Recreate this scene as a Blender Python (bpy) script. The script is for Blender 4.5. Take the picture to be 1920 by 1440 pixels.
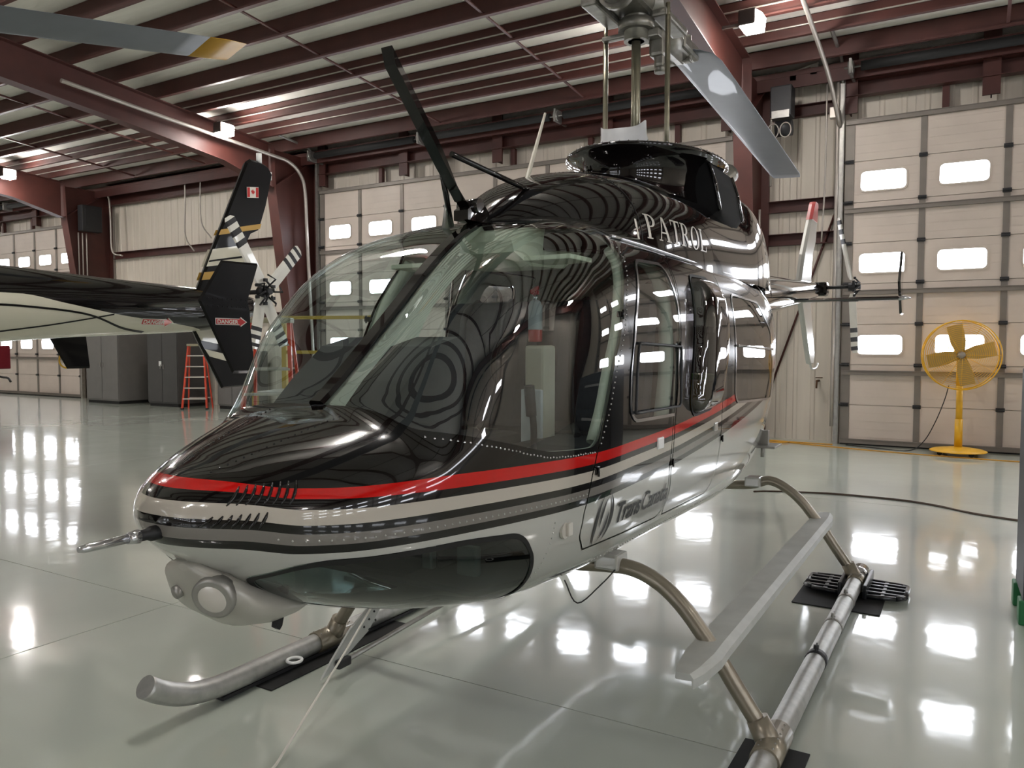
import bpy, bmesh, math, random
import numpy as np
from mathutils import Vector, Matrix
random.seed(7)
S = bpy.context.scene
for o in list(bpy.data.objects): bpy.data.objects.remove(o)

# ------------------------------------------------------------------ camera
# Y runs from the open floor towards the big overhead doors, X along that wall
CAM = np.array([1.825, -3.14, 1.66])
FPX, PITCH, ROLL, YAW = 1472.4, .0494, .0015, .5331
def cam_basis():
    fw = np.array([-np.sin(YAW)*np.cos(PITCH), np.cos(YAW)*np.cos(PITCH), -np.sin(PITCH)])
    r = np.array([np.cos(YAW), np.sin(YAW), 0]); u = np.cross(r, fw)
    return r*np.cos(ROLL)+u*np.sin(ROLL), -r*np.sin(ROLL)+u*np.cos(ROLL), fw
_r, _u, _f = cam_basis()
cd = bpy.data.cameras.new('camera'); cam = bpy.data.objects.new('camera', cd); S.collection.objects.link(cam)
cd.sensor_fit = 'HORIZONTAL'; cd.sensor_width = 36; cd.lens = FPX/1920*36; cd.clip_start = .05; cd.clip_end = 300
cam.matrix_world = Matrix(((_r[0], _u[0], -_f[0], CAM[0]), (_r[1], _u[1], -_f[1], CAM[1]), (_r[2], _u[2], -_f[2], CAM[2]), (0, 0, 0, 1)))
S.camera = cam

# ------------------------------------------------------------------ world, exposure
W = bpy.data.worlds.new('world'); S.world = W; W.use_nodes = True
W.node_tree.nodes['Background'].inputs[0].default_value = (.9, .95, 1, 1)
W.node_tree.nodes['Background'].inputs[1].default_value = 1.0
S.view_settings.view_transform = 'Standard'; S.view_settings.look = 'None'
S.view_settings.gamma = 1; S.view_settings.use_curve_mapping = False
S.view_settings.exposure = 0.85
LAMP = 112.0        # emission of the flood light lenses
DAY = 9.0          # emission of the daylit door panes

# ------------------------------------------------------------------ materials
def srgb(h):
    h = h.lstrip('#'); c = [int(h[i:i+2], 16)/255 for i in (0, 2, 4)]
    return tuple(x/12.92 if x <= .04045 else ((x+.055)/1.055)**2.4 for x in c)+(1,)
MATS = {}
def mat(name, col, rough=.5, metal=0, coat=0, vary=.06, scale=6, bump=0, bscale=40, emit=None, spec=.5, stretch=None):
    """procedural principled material: noise driven tone, optional relief"""
    if name in MATS: return MATS[name]
    m = bpy.data.materials.new(name); m.use_nodes = True; nt = m.node_tree; b = nt.nodes['Principled BSDF']
    c = srgb(col) if isinstance(col, str) else tuple(col)+(1,)
    tc = nt.nodes.new('ShaderNodeTexCoord'); mp = nt.nodes.new('ShaderNodeMapping'); nt.links.new(tc.outputs['Object'], mp.inputs[0])
    if stretch: mp.inputs['Scale'].default_value = stretch
    n = nt.nodes.new('ShaderNodeTexNoise'); n.inputs['Scale'].default_value = scale; n.inputs['Detail'].default_value = 4
    nt.links.new(mp.outputs[0], n.inputs['Vector'])
    r = nt.nodes.new('ShaderNodeValToRGB'); nt.links.new(n.outputs['Fac'], r.inputs[0])
    r.color_ramp.elements[0].position = .3; r.color_ramp.elements[1].position = .7
    r.color_ramp.elements[0].color = tuple(x*(1-vary) for x in c[:3])+(1,); r.color_ramp.elements[1].color = tuple(min(1, x*(1+vary)) for x in c[:3])+(1,)
    nt.links.new(r.outputs[0], b.inputs['Base Color'])
    b.inputs['Roughness'].default_value = rough; b.inputs['Metallic'].default_value = metal
    b.inputs['Coat Weight'].default_value = coat; b.inputs['Coat Roughness'].default_value = .03
    b.inputs['Specular IOR Level'].default_value = spec
    if bump:
        n2 = nt.nodes.new('ShaderNodeTexNoise'); n2.inputs['Scale'].default_value = bscale; n2.inputs['Detail'].default_value = 3
        nt.links.new(mp.outputs[0], n2.inputs['Vector'])
        bp = nt.nodes.new('ShaderNodeBump'); bp.inputs['Strength'].default_value = bump; bp.inputs['Distance'].default_value = .02
        nt.links.new(n2.outputs['Fac'], bp.inputs['Height']); nt.links.new(bp.outputs[0], b.inputs['Normal'])
    if emit:
        b.inputs['Emission Color'].default_value = srgb(emit[0]) if isinstance(emit[0], str) else tuple(emit[0])+(1,)
        b.inputs['Emission Strength'].default_value = emit[1]
    MATS[name] = m; return m
def glass(name, tint, refl=1.0, ior=.09):
    m = bpy.data.materials.new(name); m.use_nodes = True; nt = m.node_tree; nt.nodes.remove(nt.nodes['Principled BSDF'])
    out = nt.nodes['Material Output']; t = nt.nodes.new('ShaderNodeBsdfTransparent'); g = nt.nodes.new('ShaderNodeBsdfGlossy')
    lw = nt.nodes.new('ShaderNodeLayerWeight'); lw.inputs[0].default_value = .5; mx = nt.nodes.new('ShaderNodeMixShader')
    pw = nt.nodes.new('ShaderNodeMath'); pw.operation = 'POWER'; pw.inputs[1].default_value = 4.5; nt.links.new(lw.outputs['Facing'], pw.inputs[0])
    fr = nt.nodes.new('ShaderNodeMapRange'); fr.inputs[3].default_value = ior; fr.inputs[4].default_value = 1.0; nt.links.new(pw.outputs[0], fr.inputs[0])
    n = nt.nodes.new('ShaderNodeTexNoise'); n.inputs['Scale'].default_value = 1.5
    r = nt.nodes.new('ShaderNodeValToRGB'); nt.links.new(n.outputs['Fac'], r.inputs[0])
    r.color_ramp.elements[0].color = tuple(tint)+(1,); r.color_ramp.elements[1].color = tuple(min(1, x*1.04) for x in tint)+(1,)
    nt.links.new(r.outputs[0], t.inputs[0]); g.inputs['Roughness'].default_value = 0.0; g.inputs['Color'].default_value = (refl, refl, refl, 1)
    nt.links.new(fr.outputs[0], mx.inputs[0]); nt.links.new(t.outputs[0], mx.inputs[1]); nt.links.new(g.outputs[0], mx.inputs[2])
    nt.links.new(mx.outputs[0], out.inputs[0]); MATS[name] = m; return m
def ramp_paint(name, attr, stops, lo, hi, rough=.12, coat=1.0, metal=0):
    """paint laid out in bands of a per-vertex coordinate (constant steps)"""
    m = bpy.data.materials.new(name); m.use_nodes = True; nt = m.node_tree; b = nt.nodes['Principled BSDF']
    a = nt.nodes.new('ShaderNodeAttribute'); a.attribute_name = attr
    mr = nt.nodes.new('ShaderNodeMapRange'); mr.inputs[1].default_value = lo; mr.inputs[2].default_value = hi
    nt.links.new(a.outputs['Fac'], mr.inputs[0]); r = nt.nodes.new('ShaderNodeValToRGB'); nt.links.new(mr.outputs[0], r.inputs[0])
    cr = r.color_ramp; cr.interpolation = 'CONSTANT'
    for i, (p, c) in enumerate(stops):
        q = (p-lo)/(hi-lo); q = min(max(q, 0), 1)
        e = cr.elements[i] if i < 2 else cr.elements.new(q)
        e.position = q; e.color = srgb(c)
    nt.links.new(r.outputs[0], b.inputs['Base Color']); b.inputs['Roughness'].default_value = rough
    b.inputs['Coat Weight'].default_value = coat; b.inputs['Coat Roughness'].default_value = .015; b.inputs['Metallic'].default_value = metal; b.inputs['Specular IOR Level'].default_value = .15
    MATS[name] = m; return m

# ------------------------------------------------------------------ object helpers
COL = S.collection
def empty(name, loc=(0, 0, 0), rz=0, label=None, cat=None, group=None, kind=None):
    o = bpy.data.objects.new(name, None); COL.objects.link(o); o.location = loc; o.rotation_euler = (0, 0, rz); o.empty_display_size = .2
    return tag(o, label, cat, group, kind)
def tag(o, label=None, cat=None, group=None, kind=None):
    if label: o['label'] = label
    if cat: o['category'] = cat
    if group: o['group'] = group
    if kind: o['kind'] = kind
    return o
def link(name, me, m=None, parent=None, loc=None, rot=None):
    o = bpy.data.objects.new(name, me); COL.objects.link(o)
    if m is not None and not me.materials: me.materials.append(m)
    if parent is not None: o.parent = parent
    if loc is not None: o.location = loc
    if rot is not None: o.rotation_euler = rot
    return o
class MB:
    """collects solids, then builds them as one mesh object"""
    def __init__(s): s.v = []; s.f = []; s.sm = []
    def add(s, vs, fs, smooth=False):
        k = len(s.v); s.v += [tuple(map(float, p)) for p in vs]; s.f += [tuple(i+k for i in q) for q in fs]; s.sm += [smooth]*len(fs); return s
    def box(s, c, d, rot=None, bev=0):
        x, y, z = (q/2 for q in d); R = rot if rot is not None else Matrix.Identity(3)
        if bev:
            b = min(bev, x*.9, y*.9, z*.9); vs = []; idx = {}
            bm = bmesh.new(); bmesh.ops.create_cube(bm, size=2)
            for v in bm.verts: v.co = Vector((v.co.x*x, v.co.y*y, v.co.z*z))
            bmesh.ops.bevel(bm, geom=bm.edges[:], offset=b, segments=2, affect='EDGES', profile=.6)
            bm.verts.index_update(); vs = [R@v.co+Vector(c) for v in bm.verts]; fs = [tuple(v.index for v in f.verts) for f in bm.faces]; bm.free()
            return s.add(vs, fs)
        vs = [R@Vector((sx*x, sy*y, sz*z))+Vector(c) for sx in (-1, 1) for sy in (-1, 1) for sz in (-1, 1)]
        return s.add(vs, [(0, 1, 3, 2), (4, 6, 7, 5), (0, 4, 5, 1), (2, 3, 7, 6), (0, 2, 6, 4), (1, 5, 7, 3)])
    def bb(s, a, b, bev=0): return s.box([(p+q)/2 for p, q in zip(a, b)], [abs(q-p) for p, q in zip(a, b)], None, bev)
    def tube(s, path, r, n=10, closed=False, cap=True):
        P = [Vector(p) for p in path]; N = len(P); rs = r if hasattr(r, '__len__') else [r]*N
        T = [((P[(i+1) % N] if (closed or i < N-1) else P[i])-(P[i-1] if (closed or i > 0) else P[i])).normalized() for i in range(N)]
        up = Vector((0, 0, 1)) if abs(T[0].z) < .9 else Vector((1, 0, 0)); a = T[0].cross(up).normalized(); vs = []
        for i in range(N):
            a = (a-T[i]*a.dot(T[i])).normalized(); b = T[i].cross(a)
            vs += [P[i]+(a*math.cos(2*math.pi*k/n)+b*math.sin(2*math.pi*k/n))*rs[i] for k in range(n)]
        fs = []
        for i in range(N if closed else N-1):
            j = (i+1) % N
            fs += [(i*n+k, i*n+(k+1) % n, j*n+(k+1) % n, j*n+k) for k in range(n)]
        s.add(vs, fs, True)
        if cap and not closed:
            k0 = len(s.v)-len(vs); s.f += [tuple(k0+k for k in reversed(range(n))), tuple(k0+(N-1)*n+k for k in range(n))]; s.sm += [False, False]
        return s
    def cyl(s, a, b, r, n=16, r2=None): return s.tube([a, b], [r, r if r2 is None else r2], n)
    def prism(s, poly, h, M=None, smooth=False):
        """polygon in xy extruded to z = 0..h, placed by a 4x4 matrix"""
        M = M if M is not None else Matrix.Identity(4); n = len(poly)
        vs = [M@Vector((x, y, 0)) for x, y in poly]+[M@Vector((x, y, h)) for x, y in poly]
        return s.add(vs, [tuple(reversed(range(n))), tuple(range(n, 2*n))]+[(i, (i+1) % n, n+(i+1) % n, n+i) for i in range(n)], smooth)
    def lathe(s, prof, n=24, M=None):
        M = M if M is not None else Matrix.Identity(4); vs = []; N = len(prof)
        for r, z in prof: vs += [M@Vector((r*math.cos(2*math.pi*k/n), r*math.sin(2*math.pi*k/n), z)) for k in range(n)]
        fs = [(i*n+k, i*n+(k+1) % n, (i+1)*n+(k+1) % n, (i+1)*n+k) for i in range(N-1) for k in range(n)]
        s.add(vs, fs, True); k0 = len(s.v)-len(vs); s.f += [tuple(k0+k for k in reversed(range(n))), tuple(k0+(N-1)*n+k for k in range(n))]; s.sm += [False, False]
        return s
    def loft(s, rings, cap=True, closed=True, smooth=True):
        n = len(rings[0]); vs = [p for r in rings for p in r]; m = n if closed else n-1
        fs = [(i*n+k, i*n+(k+1) % n, (i+1)*n+(k+1) % n, (i+1)*n+k) for i in range(len(rings)-1) for k in range(m)]
        s.add(vs, fs, smooth)
        if cap:
            k0 = len(s.v)-len(vs); s.f += [tuple(k0+k for k in reversed(range(n))), tuple(k0+(len(rings)-1)*n+k for k in range(n))]; s.sm += [False, False]
        return s
    def mesh(s, name, m=None, fix=True):
        me = bpy.data.meshes.new(name); me.from_pydata(s.v, [], s.f)
        if fix:
            bm = bmesh.new(); bm.from_mesh(me); bmesh.ops.recalc_face_normals(bm, faces=bm.faces[:]); bm.to_mesh(me); bm.free()
        me.polygons.foreach_set('use_smooth', s.sm); me.update()
        if m is not None: me.materials.append(m)
        return me
    def build(s, name, m, parent=None, loc=None, rot=None): return link(name, s.mesh(name, m), None, parent, loc, rot)
def arc(c, r, a0, a1, n): return [(c[0]+r*math.cos(a0+(a1-a0)*i/n), c[1]+r*math.sin(a0+(a1-a0)*i/n)) for i in range(n+1)]
def rrect(x0, y0, x1, y1, r, n=5):
    return arc((x1-r, y1-r), r, 0, math.pi/2, n)+arc((x0+r, y1-r), r, math.pi/2, math.pi, n)+arc((x0+r, y0+r), r, math.pi, 1.5*math.pi, n)+arc((x1-r, y0+r), r, 1.5*math.pi, 2*math.pi, n)
def crom(pts, k=6):
    """Catmull-Rom through points"""
    P = [Vector(p) for p in pts]; P = [P[0]*2-P[1]]+P+[P[-1]*2-P[-2]]; out = []
    for i in range(1, len(P)-2):
        for j in range(k):
            t = j/k; a, b, c, d = P[i-1], P[i], P[i+1], P[i+2]
            out.append(.5*((2*b)+(c-a)*t+(2*a-5*b+4*c-d)*t*t+(3*b-a-3*c+d)*t**3))
    return out+[P[-2]]
def text_mesh(body, size, font_shear=0, space=1.0, bold=0):
    cu = bpy.data.curves.new('t', 'FONT'); cu.body = body; cu.size = size; cu.shear = font_shear; cu.space_character = space; cu.resolution_u = 4
    cu.offset = bold
    o = bpy.data.objects.new('t', cu); COL.objects.link(o); bpy.context.view_layer.update()
    me = bpy.data.meshes.new_from_object(o.evaluated_get(bpy.context.evaluated_depsgraph_get()))
    bpy.data.objects.remove(o); bm = bmesh.new(); bm.from_mesh(me); bmesh.ops.triangulate(bm, faces=bm.faces[:]); 
    bmesh.ops.remove_doubles(bm, verts=bm.verts[:], dist=1e-5)
    vs = [tuple(v.co) for v in bm.verts]; bm.verts.index_update(); fs = [tuple(v.index for v in f.verts) for f in bm.faces]; bm.free(); bpy.data.meshes.remove(me)
    return vs, fs
#SURF
# ------------------------------------------------------------------ fuselage surface
def pch(P):
    P = np.array(P, float); x, y = P[:, 0], P[:, 1]; h = np.diff(x); d = np.diff(y)/h; m = np.zeros(len(x))
    for i in range(1, len(x)-1):
        if d[i-1]*d[i] > 0:
            w1 = 2*h[i]+h[i-1]; w2 = h[i]+2*h[i-1]; m[i] = (w1+w2)/(w1/d[i-1]+w2/d[i])
    m[0] = d[0]; m[-1] = d[-1]
    def f(t):
        t = np.clip(np.asarray(t, float), x[0], x[-1]); i = np.clip(np.searchsorted(x, t, 'right')-1, 0, len(x)-2); s = (t-x[i])/h[i]
        return (1+2*s)*(1-s)**2*y[i]+s*(1-s)**2*h[i]*m[i]+s*s*(3-2*s)*y[i+1]+s*s*(s-1)*h[i]*m[i+1]
    return f
def sst(a, b, t):
    t = np.clip((np.asarray(t, float)-a)/(b-a), 0, 1); return t*t*(3-2*t)
ZT = pch([(-1.87,1.20),(-1.865,1.235),(-1.84,1.27),(-1.78,1.31),(-1.68,1.348),(-1.55,1.392),(-1.4,1.435),(-1.30,1.462),(-1.24,1.50),(-1.1,1.61),(-.888,1.785),(-.65,1.985),(-.45,2.12),(-.3,2.185),(-.1,2.222),(.2,2.24),(1,2.24),(2,2.24),(2.6,2.23),(3.2,2.24),(3.7,2.27),(3.9,2.28)])
ZB = pch([(-1.87,1.20),(-1.865,1.165),(-1.84,1.125),(-1.78,1.075),(-1.68,1.0),(-1.55,.92),(-1.3,.825),(-1.0,.745),(-.7,.695),(-.3,.675),(.5,.66),(1.5,.645),(2,.66),(2.4,.79),(2.8,1.10),(3.2,1.46),(3.6,1.78),(3.9,1.9)])
ZC = pch([(-1.87,1.2),(-1.6,1.19),(-1.2,1.19),(-.8,1.22),(-.3,1.35),(.3,1.42),(2,1.45),(2.8,1.75),(3.9,2.09)])
WD = pch([(-1.87,.0),(-1.865,.06),(-1.84,.13),(-1.78,.225),(-1.68,.33),(-1.55,.42),(-1.3,.52),(-1.0,.59),(-.7,.635),(-.3,.655),(.3,.66),(1.8,.66),(2.2,.655),(2.5,.625),(2.8,.53),(3.2,.38),(3.6,.28),(3.9,.2)])
NT = pch([(-1.87,2.0),(-1.6,2.2),(-1.4,2.5),(-1.2,3.1),(-1.0,4.1),(-.8,4.7),(-.6,4.5),(-.3,3.8),(.2,3.4),(1.5,3.4),(2.2,3.0),(2.8,2.3),(3.9,2.)])
NB = pch([(-1.87,2.0),(-1.4,2.3),(-.8,2.7),(0,3.3),(1.5,3.3),(2.2,2.8),(2.8,2.2),(3.9,2.)])
def body(y, th):
    """th 0 = top, pi = bottom; positive th is the machine's left (+x)"""
    y = np.asarray(y, float); th = np.asarray(th, float); c = np.cos(th); s = np.sin(th); up = c > 0
    n = np.where(up, NT(y), NB(y)); h = np.where(up, ZT(y)-ZC(y), ZC(y)-ZB(y)); r = (np.abs(s)**n+np.abs(c)**n)**(-1/n)
    x = WD(y)*r*s; z = ZC(y)+h*r*c; t = np.abs(th)
    k = .122*sst(-1.37, -.98, y)*(1-sst(-.88, -.22, y))*sst(-.06, .58, t)*(1-sst(.58, 1.10, t))
    return np.stack([x, y-.70*k, z+.72*k], -1)
def side_x(y, z):
    """half width of the hull at station y, height z"""
    h = np.where(z > ZC(y), ZT(y)-ZC(y), ZC(y)-ZB(y)); n = np.where(z > ZC(y), NT(y), NB(y))
    return WD(y)*np.clip(1-np.abs((z-ZC(y))/h)**n, 0, 1)**(1/n)
#ENDSURF
# ------------------------------------------------------------------ the hangar
WY = 11.1                                   # inner face of the overhead doors
XL, XR, YF = -33.0, 9.6, -17.5              # left wall, right wall, wall behind the viewer
RIDGE = -3.2
def zr(y): return 6.18+.083*(WY-y) if y > RIDGE else 6.18+.083*(WY-RIDGE)-.083*(RIDGE-y)
M_floor = mat('floor_epoxy', (.44, .48, .415), .45, 0, 1.0, .10, .55, .16, 1.6)
_b = M_floor.node_tree.nodes['Principled BSDF']; _b.inputs['Coat Roughness'].default_value = .07; _b.inputs['Coat IOR'].default_value = 1.85
M_floor.node_tree.links.new([n_ for n_ in M_floor.node_tree.nodes if n_.type == 'BUMP'][0].outputs[0], _b.inputs['Coat Normal'])
M_joint = mat('floor_joint', '#4a483f', .8)
M_insul = mat('roof_insulation', '#f0ede6', .55, 0, 0, .05, 2.5, .5, 3.5, stretch=(.25, 3, 1))
M_red = mat('red_oxide_steel', '#46211b', .55, 0, 0, .14, 3)
M_wall = mat('wall_sheet', '#cfc6b8', .5, 0, 0, .06, 2, stretch=(3, 1, .4))
M_door = mat('door_section_paint', '#cbbfb4', .5, 0, 0, .05, 2)
M_grey = mat('grey_door_steel', '#7d766f', .5, .3)
M_galv = mat('galvanised', '#9c9a95', .4, .7, vary=.12, scale=14)
M_dark = mat('dark_steel', '#2c2c2e', .5, .3)
M_pane = mat('daylit_pane', '#f4f8ff', .4, emit=('#f3f7ff', DAY))
M_rubber = mat('black_rubber', '#121212', .7)

floor = MB().bb((XL, YF, -.30), (XR, WY+.6, -.02)).build('floor', M_joint); tag(floor, kind='structure')
nx, ny = 7, 5
sx = (XR-XL)/nx; sy = (WY+.6-YF)/ny
for i in range(nx):
    for j in range(ny):
        MB().bb((XL+i*sx+.003, YF+j*sy+.003, -.02), (XL+(i+1)*sx-.003, YF+(j+1)*sy-.003, 0), .0015).build('slab', M_floor, floor)

# roof: insulation sheet, purlins, rafters
cb = MB(); ys = (WY+.7, RIDGE, YF-.2); T = .325
cb.add([(x, y, zr(y)+T+dz) for y in ys for x in (XL-.2, XR+.2) for dz in (0, .1)], [(0, 2, 6, 4), (4, 6, 10, 8), (1, 5, 7, 3), (5, 9, 11, 7), (0, 1, 3, 2), (8, 10, 11, 9), (0, 4, 5, 1), (4, 8, 9, 5), (2, 3, 7, 6), (6, 7, 11, 10)])
ceiling = cb.build('ceiling', M_insul); tag(ceiling, kind='structure')
pm = MB(); L = XR-XL
pm.bb((0, -.004, 0), (L, .004, .31)).bb((0, -.07, 0), (L, .004, .008)).bb((0, -.004, .302), (L, .07, .31)).bb((0, -.074, 0), (L, -.07, .028)); pme = pm.mesh('purlin', M_red)
purl_y = [10.42, 9.50]+[8.68-.87*i for i in range(13)]+[-3.9-.95*i for i in range(14)]
for y in purl_y: link('purlin', pme, None, ceiling, (XL, y, zr(y)+.005))
sg = MB().bb((-.022, 0, 0), (.022, 1, .02)).bb((-.022, 0, 0), (-.018, 1, .05)).mesh('bridging', M_red)
FR = [-31.8, -20.85, -12.4, -1.55, 9.2]     # frame lines
for x in (-26.5, -18.2, -15.3, -7.9, -4.6, 2.1, 5.6):
    for i in range(14):
        y0 = purl_y[i+1]; d = purl_y[i]-y0; o = link('bridging', sg, None, ceiling, (x, y0, zr(y0)+.03), (math.atan2(zr(y0+d)-zr(y0), d), 0, 0)); o.scale = (1, d/math.cos(math.atan(.083)), 1)
def ibeam(side, flange, name, parent, x):
    """side: list of (y,z) inner / outer edges; web plate plus two flanges following the edges"""
    m = MB(); inn, out = side; n = len(inn)
    for k in range(n-1):
        q = [inn[k], inn[k+1], out[k+1], out[k]]
        m.add([(x+s*.006, a, b) for s in (-1, 1) for a, b in q], [(0, 1, 2, 3), (7, 6, 5, 4), (0, 4, 5, 1), (2, 6, 7, 3), (1, 5, 6, 2), (3, 7, 4, 0)])
    for E in (inn, out):
        for k in range(n-1):
            a, b = Vector((0,)+E[k]), Vector((0,)+E[k+1]); d = (b-a).normalized(); nn = Vector((0, -d.z, d.y))*.009
            m.add([Vector((x+s*flange/2, 0, 0))+p+t*nn for p in (a, b) for s in (-1, 1) for t in (-1, 1)], [(0, 1, 3, 2), (4, 6, 7, 5), (0, 4, 5, 1), (2, 3, 7, 6), (0, 2, 6, 4), (1, 5, 7, 3)])
    return m.build(name, M_red, parent)
for x in FR:
    yy = [9.85, 8.5, 6, 3, 0, RIDGE]; dep = [.98, .74, .66, .64, .62, .62]
    ibeam(([(y, zr(y)-d) for y, d in zip(yy, dep)], [(y, zr(y)) for y in yy]), .26, 'rafter', ceiling, x)
    yy = [RIDGE, -8, YF+1]; ibeam(([(y, zr(y)-.64) for y in yy], [(y, zr(y)) for y in yy]), .26, 'rafter', ceiling, x)

# back wall: girts, ribbed sheets, columns, header, plus the wall plane itself
wall_back = MB().bb((XL, WY+.32, 0), (XR, WY+.5, 7.0)).build('wall_back', M_wall); tag(wall_back, kind='structure')
rib = MB()
def sheet(w, h):
    m = MB(); prof = [(0, 0)]; k = 0
    while k < 3:
        b = k*w/3; prof += [(b+w/3*.35, 0), (b+w/3*.42, -.018), (b+w/3*.58, -.018), (b+w/3*.65, 0)]; k += 1
    prof += [(w, 0)]; n = len(prof)
    m.add([(x, y, z) for z in (0, h) for x, y in prof]+[(0, .02, 0), (w, .02, 0), (0, .02, h), (w, .02, h)], [(i, i+1, n+i+1, n+i) for i in range(n-1)]+[(2*n, 2*n+2, 2*n+3, 2*n+1), (0, n, 2*n+2, 2*n), (n-1, 2*n+1, 2*n+3, 2*n-1)])
    return m.mesh('sheet', M_wall)
def sheets(x0, x1, n, z0, z1, y):
    me = sheet((x1-x0)/n-.004, z1-z0)
    for i in range(n): link('wall_sheet', me, None, wall_back, (x0+i*(x1-x0)/n, y, z0))
DOORS = [(-.12, 7.9, 7), (-11.98, -2.0, 8), (-32.0, -22.1, 8)]
DH = 5.37
sheets(-20.6, -12.6, 9, 0, 6.45, WY+.30); sheets(-1.95, -.18, 2, 0, 6.45, WY+.30); sheets(-22.1, -20.7, 2, 0, 6.45, WY+.3); sheets(7.9, 9.5, 2, 0, 6.45, WY+.3)
for x0, x1, _ in DOORS: sheets(x0, x1, 8, DH-.1, 6.45, WY+.30)
def chan(a, b, h, dy=.12):                  # horizontal girt, channel section
    m = MB(); (x0, y, z), (x1, _, _) = a, b
    m.bb((x0, y-.005, z), (x1, y+.005, z+h)).bb((x0, y-dy, z), (x1, y, z+.01)).bb((x0, y-dy, z+h-.01), (x1, y, z+h)); return m
chan((-20.7, WY+.28, 4.23), (-12.55, WY+.28, 0), .2).build('girt', M_red, wall_back)
chan((-20.7, WY+.28, 2.3), (-12.55, WY+.28, 0), .2).build('girt', M_red, wall_back)
chan((-20.7, WY+.2, 5.8), (-12.55, WY+.2, 0), .62, .2).build('header', M_red, wall_back)
for z in (3.42, 4.0, 5.62): chan((-1.42, WY+.28, z), (-.2, WY+.28, 0), .2).build('girt', M_red, wall_back)
for i, (x0, x1, _) in enumerate(DOORS):
    chan((x0-.1, WY+.12, 5.77), (x1+.1, WY+.12, 0), .27, .18).build('header', M_red, wall_back)
    for k in range(5):
        x = x0+(x1-x0)*(k+.02)/4 if k < 4 else x1-.1
        MB().bb((x-.12, WY-.02, 5.5), (x+.12, WY+.02, 6.5)).bb((x-.01, WY, 5.5), (x+.01, WY+.2, 6.5)).build('hanger_post', M_red, wall_back)
    for k in range(1, 6):
        x = x0+(x1-x0)*k/5.6
        MB().bb((x-.05, WY+.1, 5.37), (x+.05, WY+.2, 5.77)).build('jamb_post', M_red, wall_back)
MB().bb((XL, 10.85, 6.2), (XR, 11.3, 6.28)).bb((XL, 10.86, 6.0), (XR, 10.9, 6.28)).build('eave_strut', M_red, wall_back)
for x in FR:
    zz = [0, 2, 4, 5.32, 6.2]; dp = [.42, .76, 1.08, 1.27, 1.30]
    ibeam(([(WY+.1-d, z) for z, d in zip(zz, dp)], [(WY+.2, z) for z in zz]), .3, 'column', wall_back, x)
    m = MB(); a = Vector((x, 9.88, 5.3)); b = Vector((x, WY+.1, 6.15)); d = (b-a).normalized(); nn = Vector((0, -d.z, d.y))*.012
    m.add([p+Vector((s*.1, 0, 0))+t*nn for p in (a, b) for s in (-1, 1) for t in (-1, 1)], [(0, 1, 3, 2), (4, 6, 7, 5), (0, 4, 5, 1), (2, 3, 7, 6), (0, 2, 6, 4), (1, 5, 7, 3)])
    m.build('knee_stiffener', M_red, wall_back)
# steel flat braces on the narrow wall bay
MB().tube([(-1.3, WY+.24, 1.0), (-.25, WY+.24, 4.1)], .02, 6).build('wall_brace', M_red, wall_back)
# the other three walls
for nm, a, b in (('wall_left', (XL-.2, YF, 0), (XL, WY+.5, 8)), ('wall_right', (XR, YF, 0), (XR+.2, WY+.5, 8)), ('wall_front', (XL, YF-.2, 0), (XR, YF, 8))):
    tag(MB().bb(a, b).build(nm, M_wall), kind='structure')

# sectional overhead doors
pane_poly = rrect(-.335, -.155, .335, .155, .07)
pane_me = MB().prism(pane_poly, .012, Matrix.Rotation(math.pi/2, 4, 'X')).mesh('pane', M_pane)
fr = MB(); o_, i_ = rrect(-.36, -.18, .36, .18, .085), pane_poly; n = len(o_)
fr.add([(x, yy, z) for yy in (0, -.02) for q in (o_, i_) for x, z in q], [f for k in range(n) for f in ((k, (k+1) % n, n+(k+1) % n, n+k), (2*n+k, 3*n+k, 3*n+(k+1) % n, 2*n+(k+1) % n), (k, 2*n+k, 2*n+(k+1) % n, (k+1) % n), (n+k, n+(k+1) % n, 3*n+(k+1) % n, 3*n+k))])
frame_me = fr.mesh('pane_frame', M_door)
hinge_me = MB().bb((-.06, -.03, -.03), (.06, 0, .03)).tube([(-.06, -.035, 0), (.06, -.035, 0)], .014, 6).mesh('hinge', M_dark)
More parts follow.
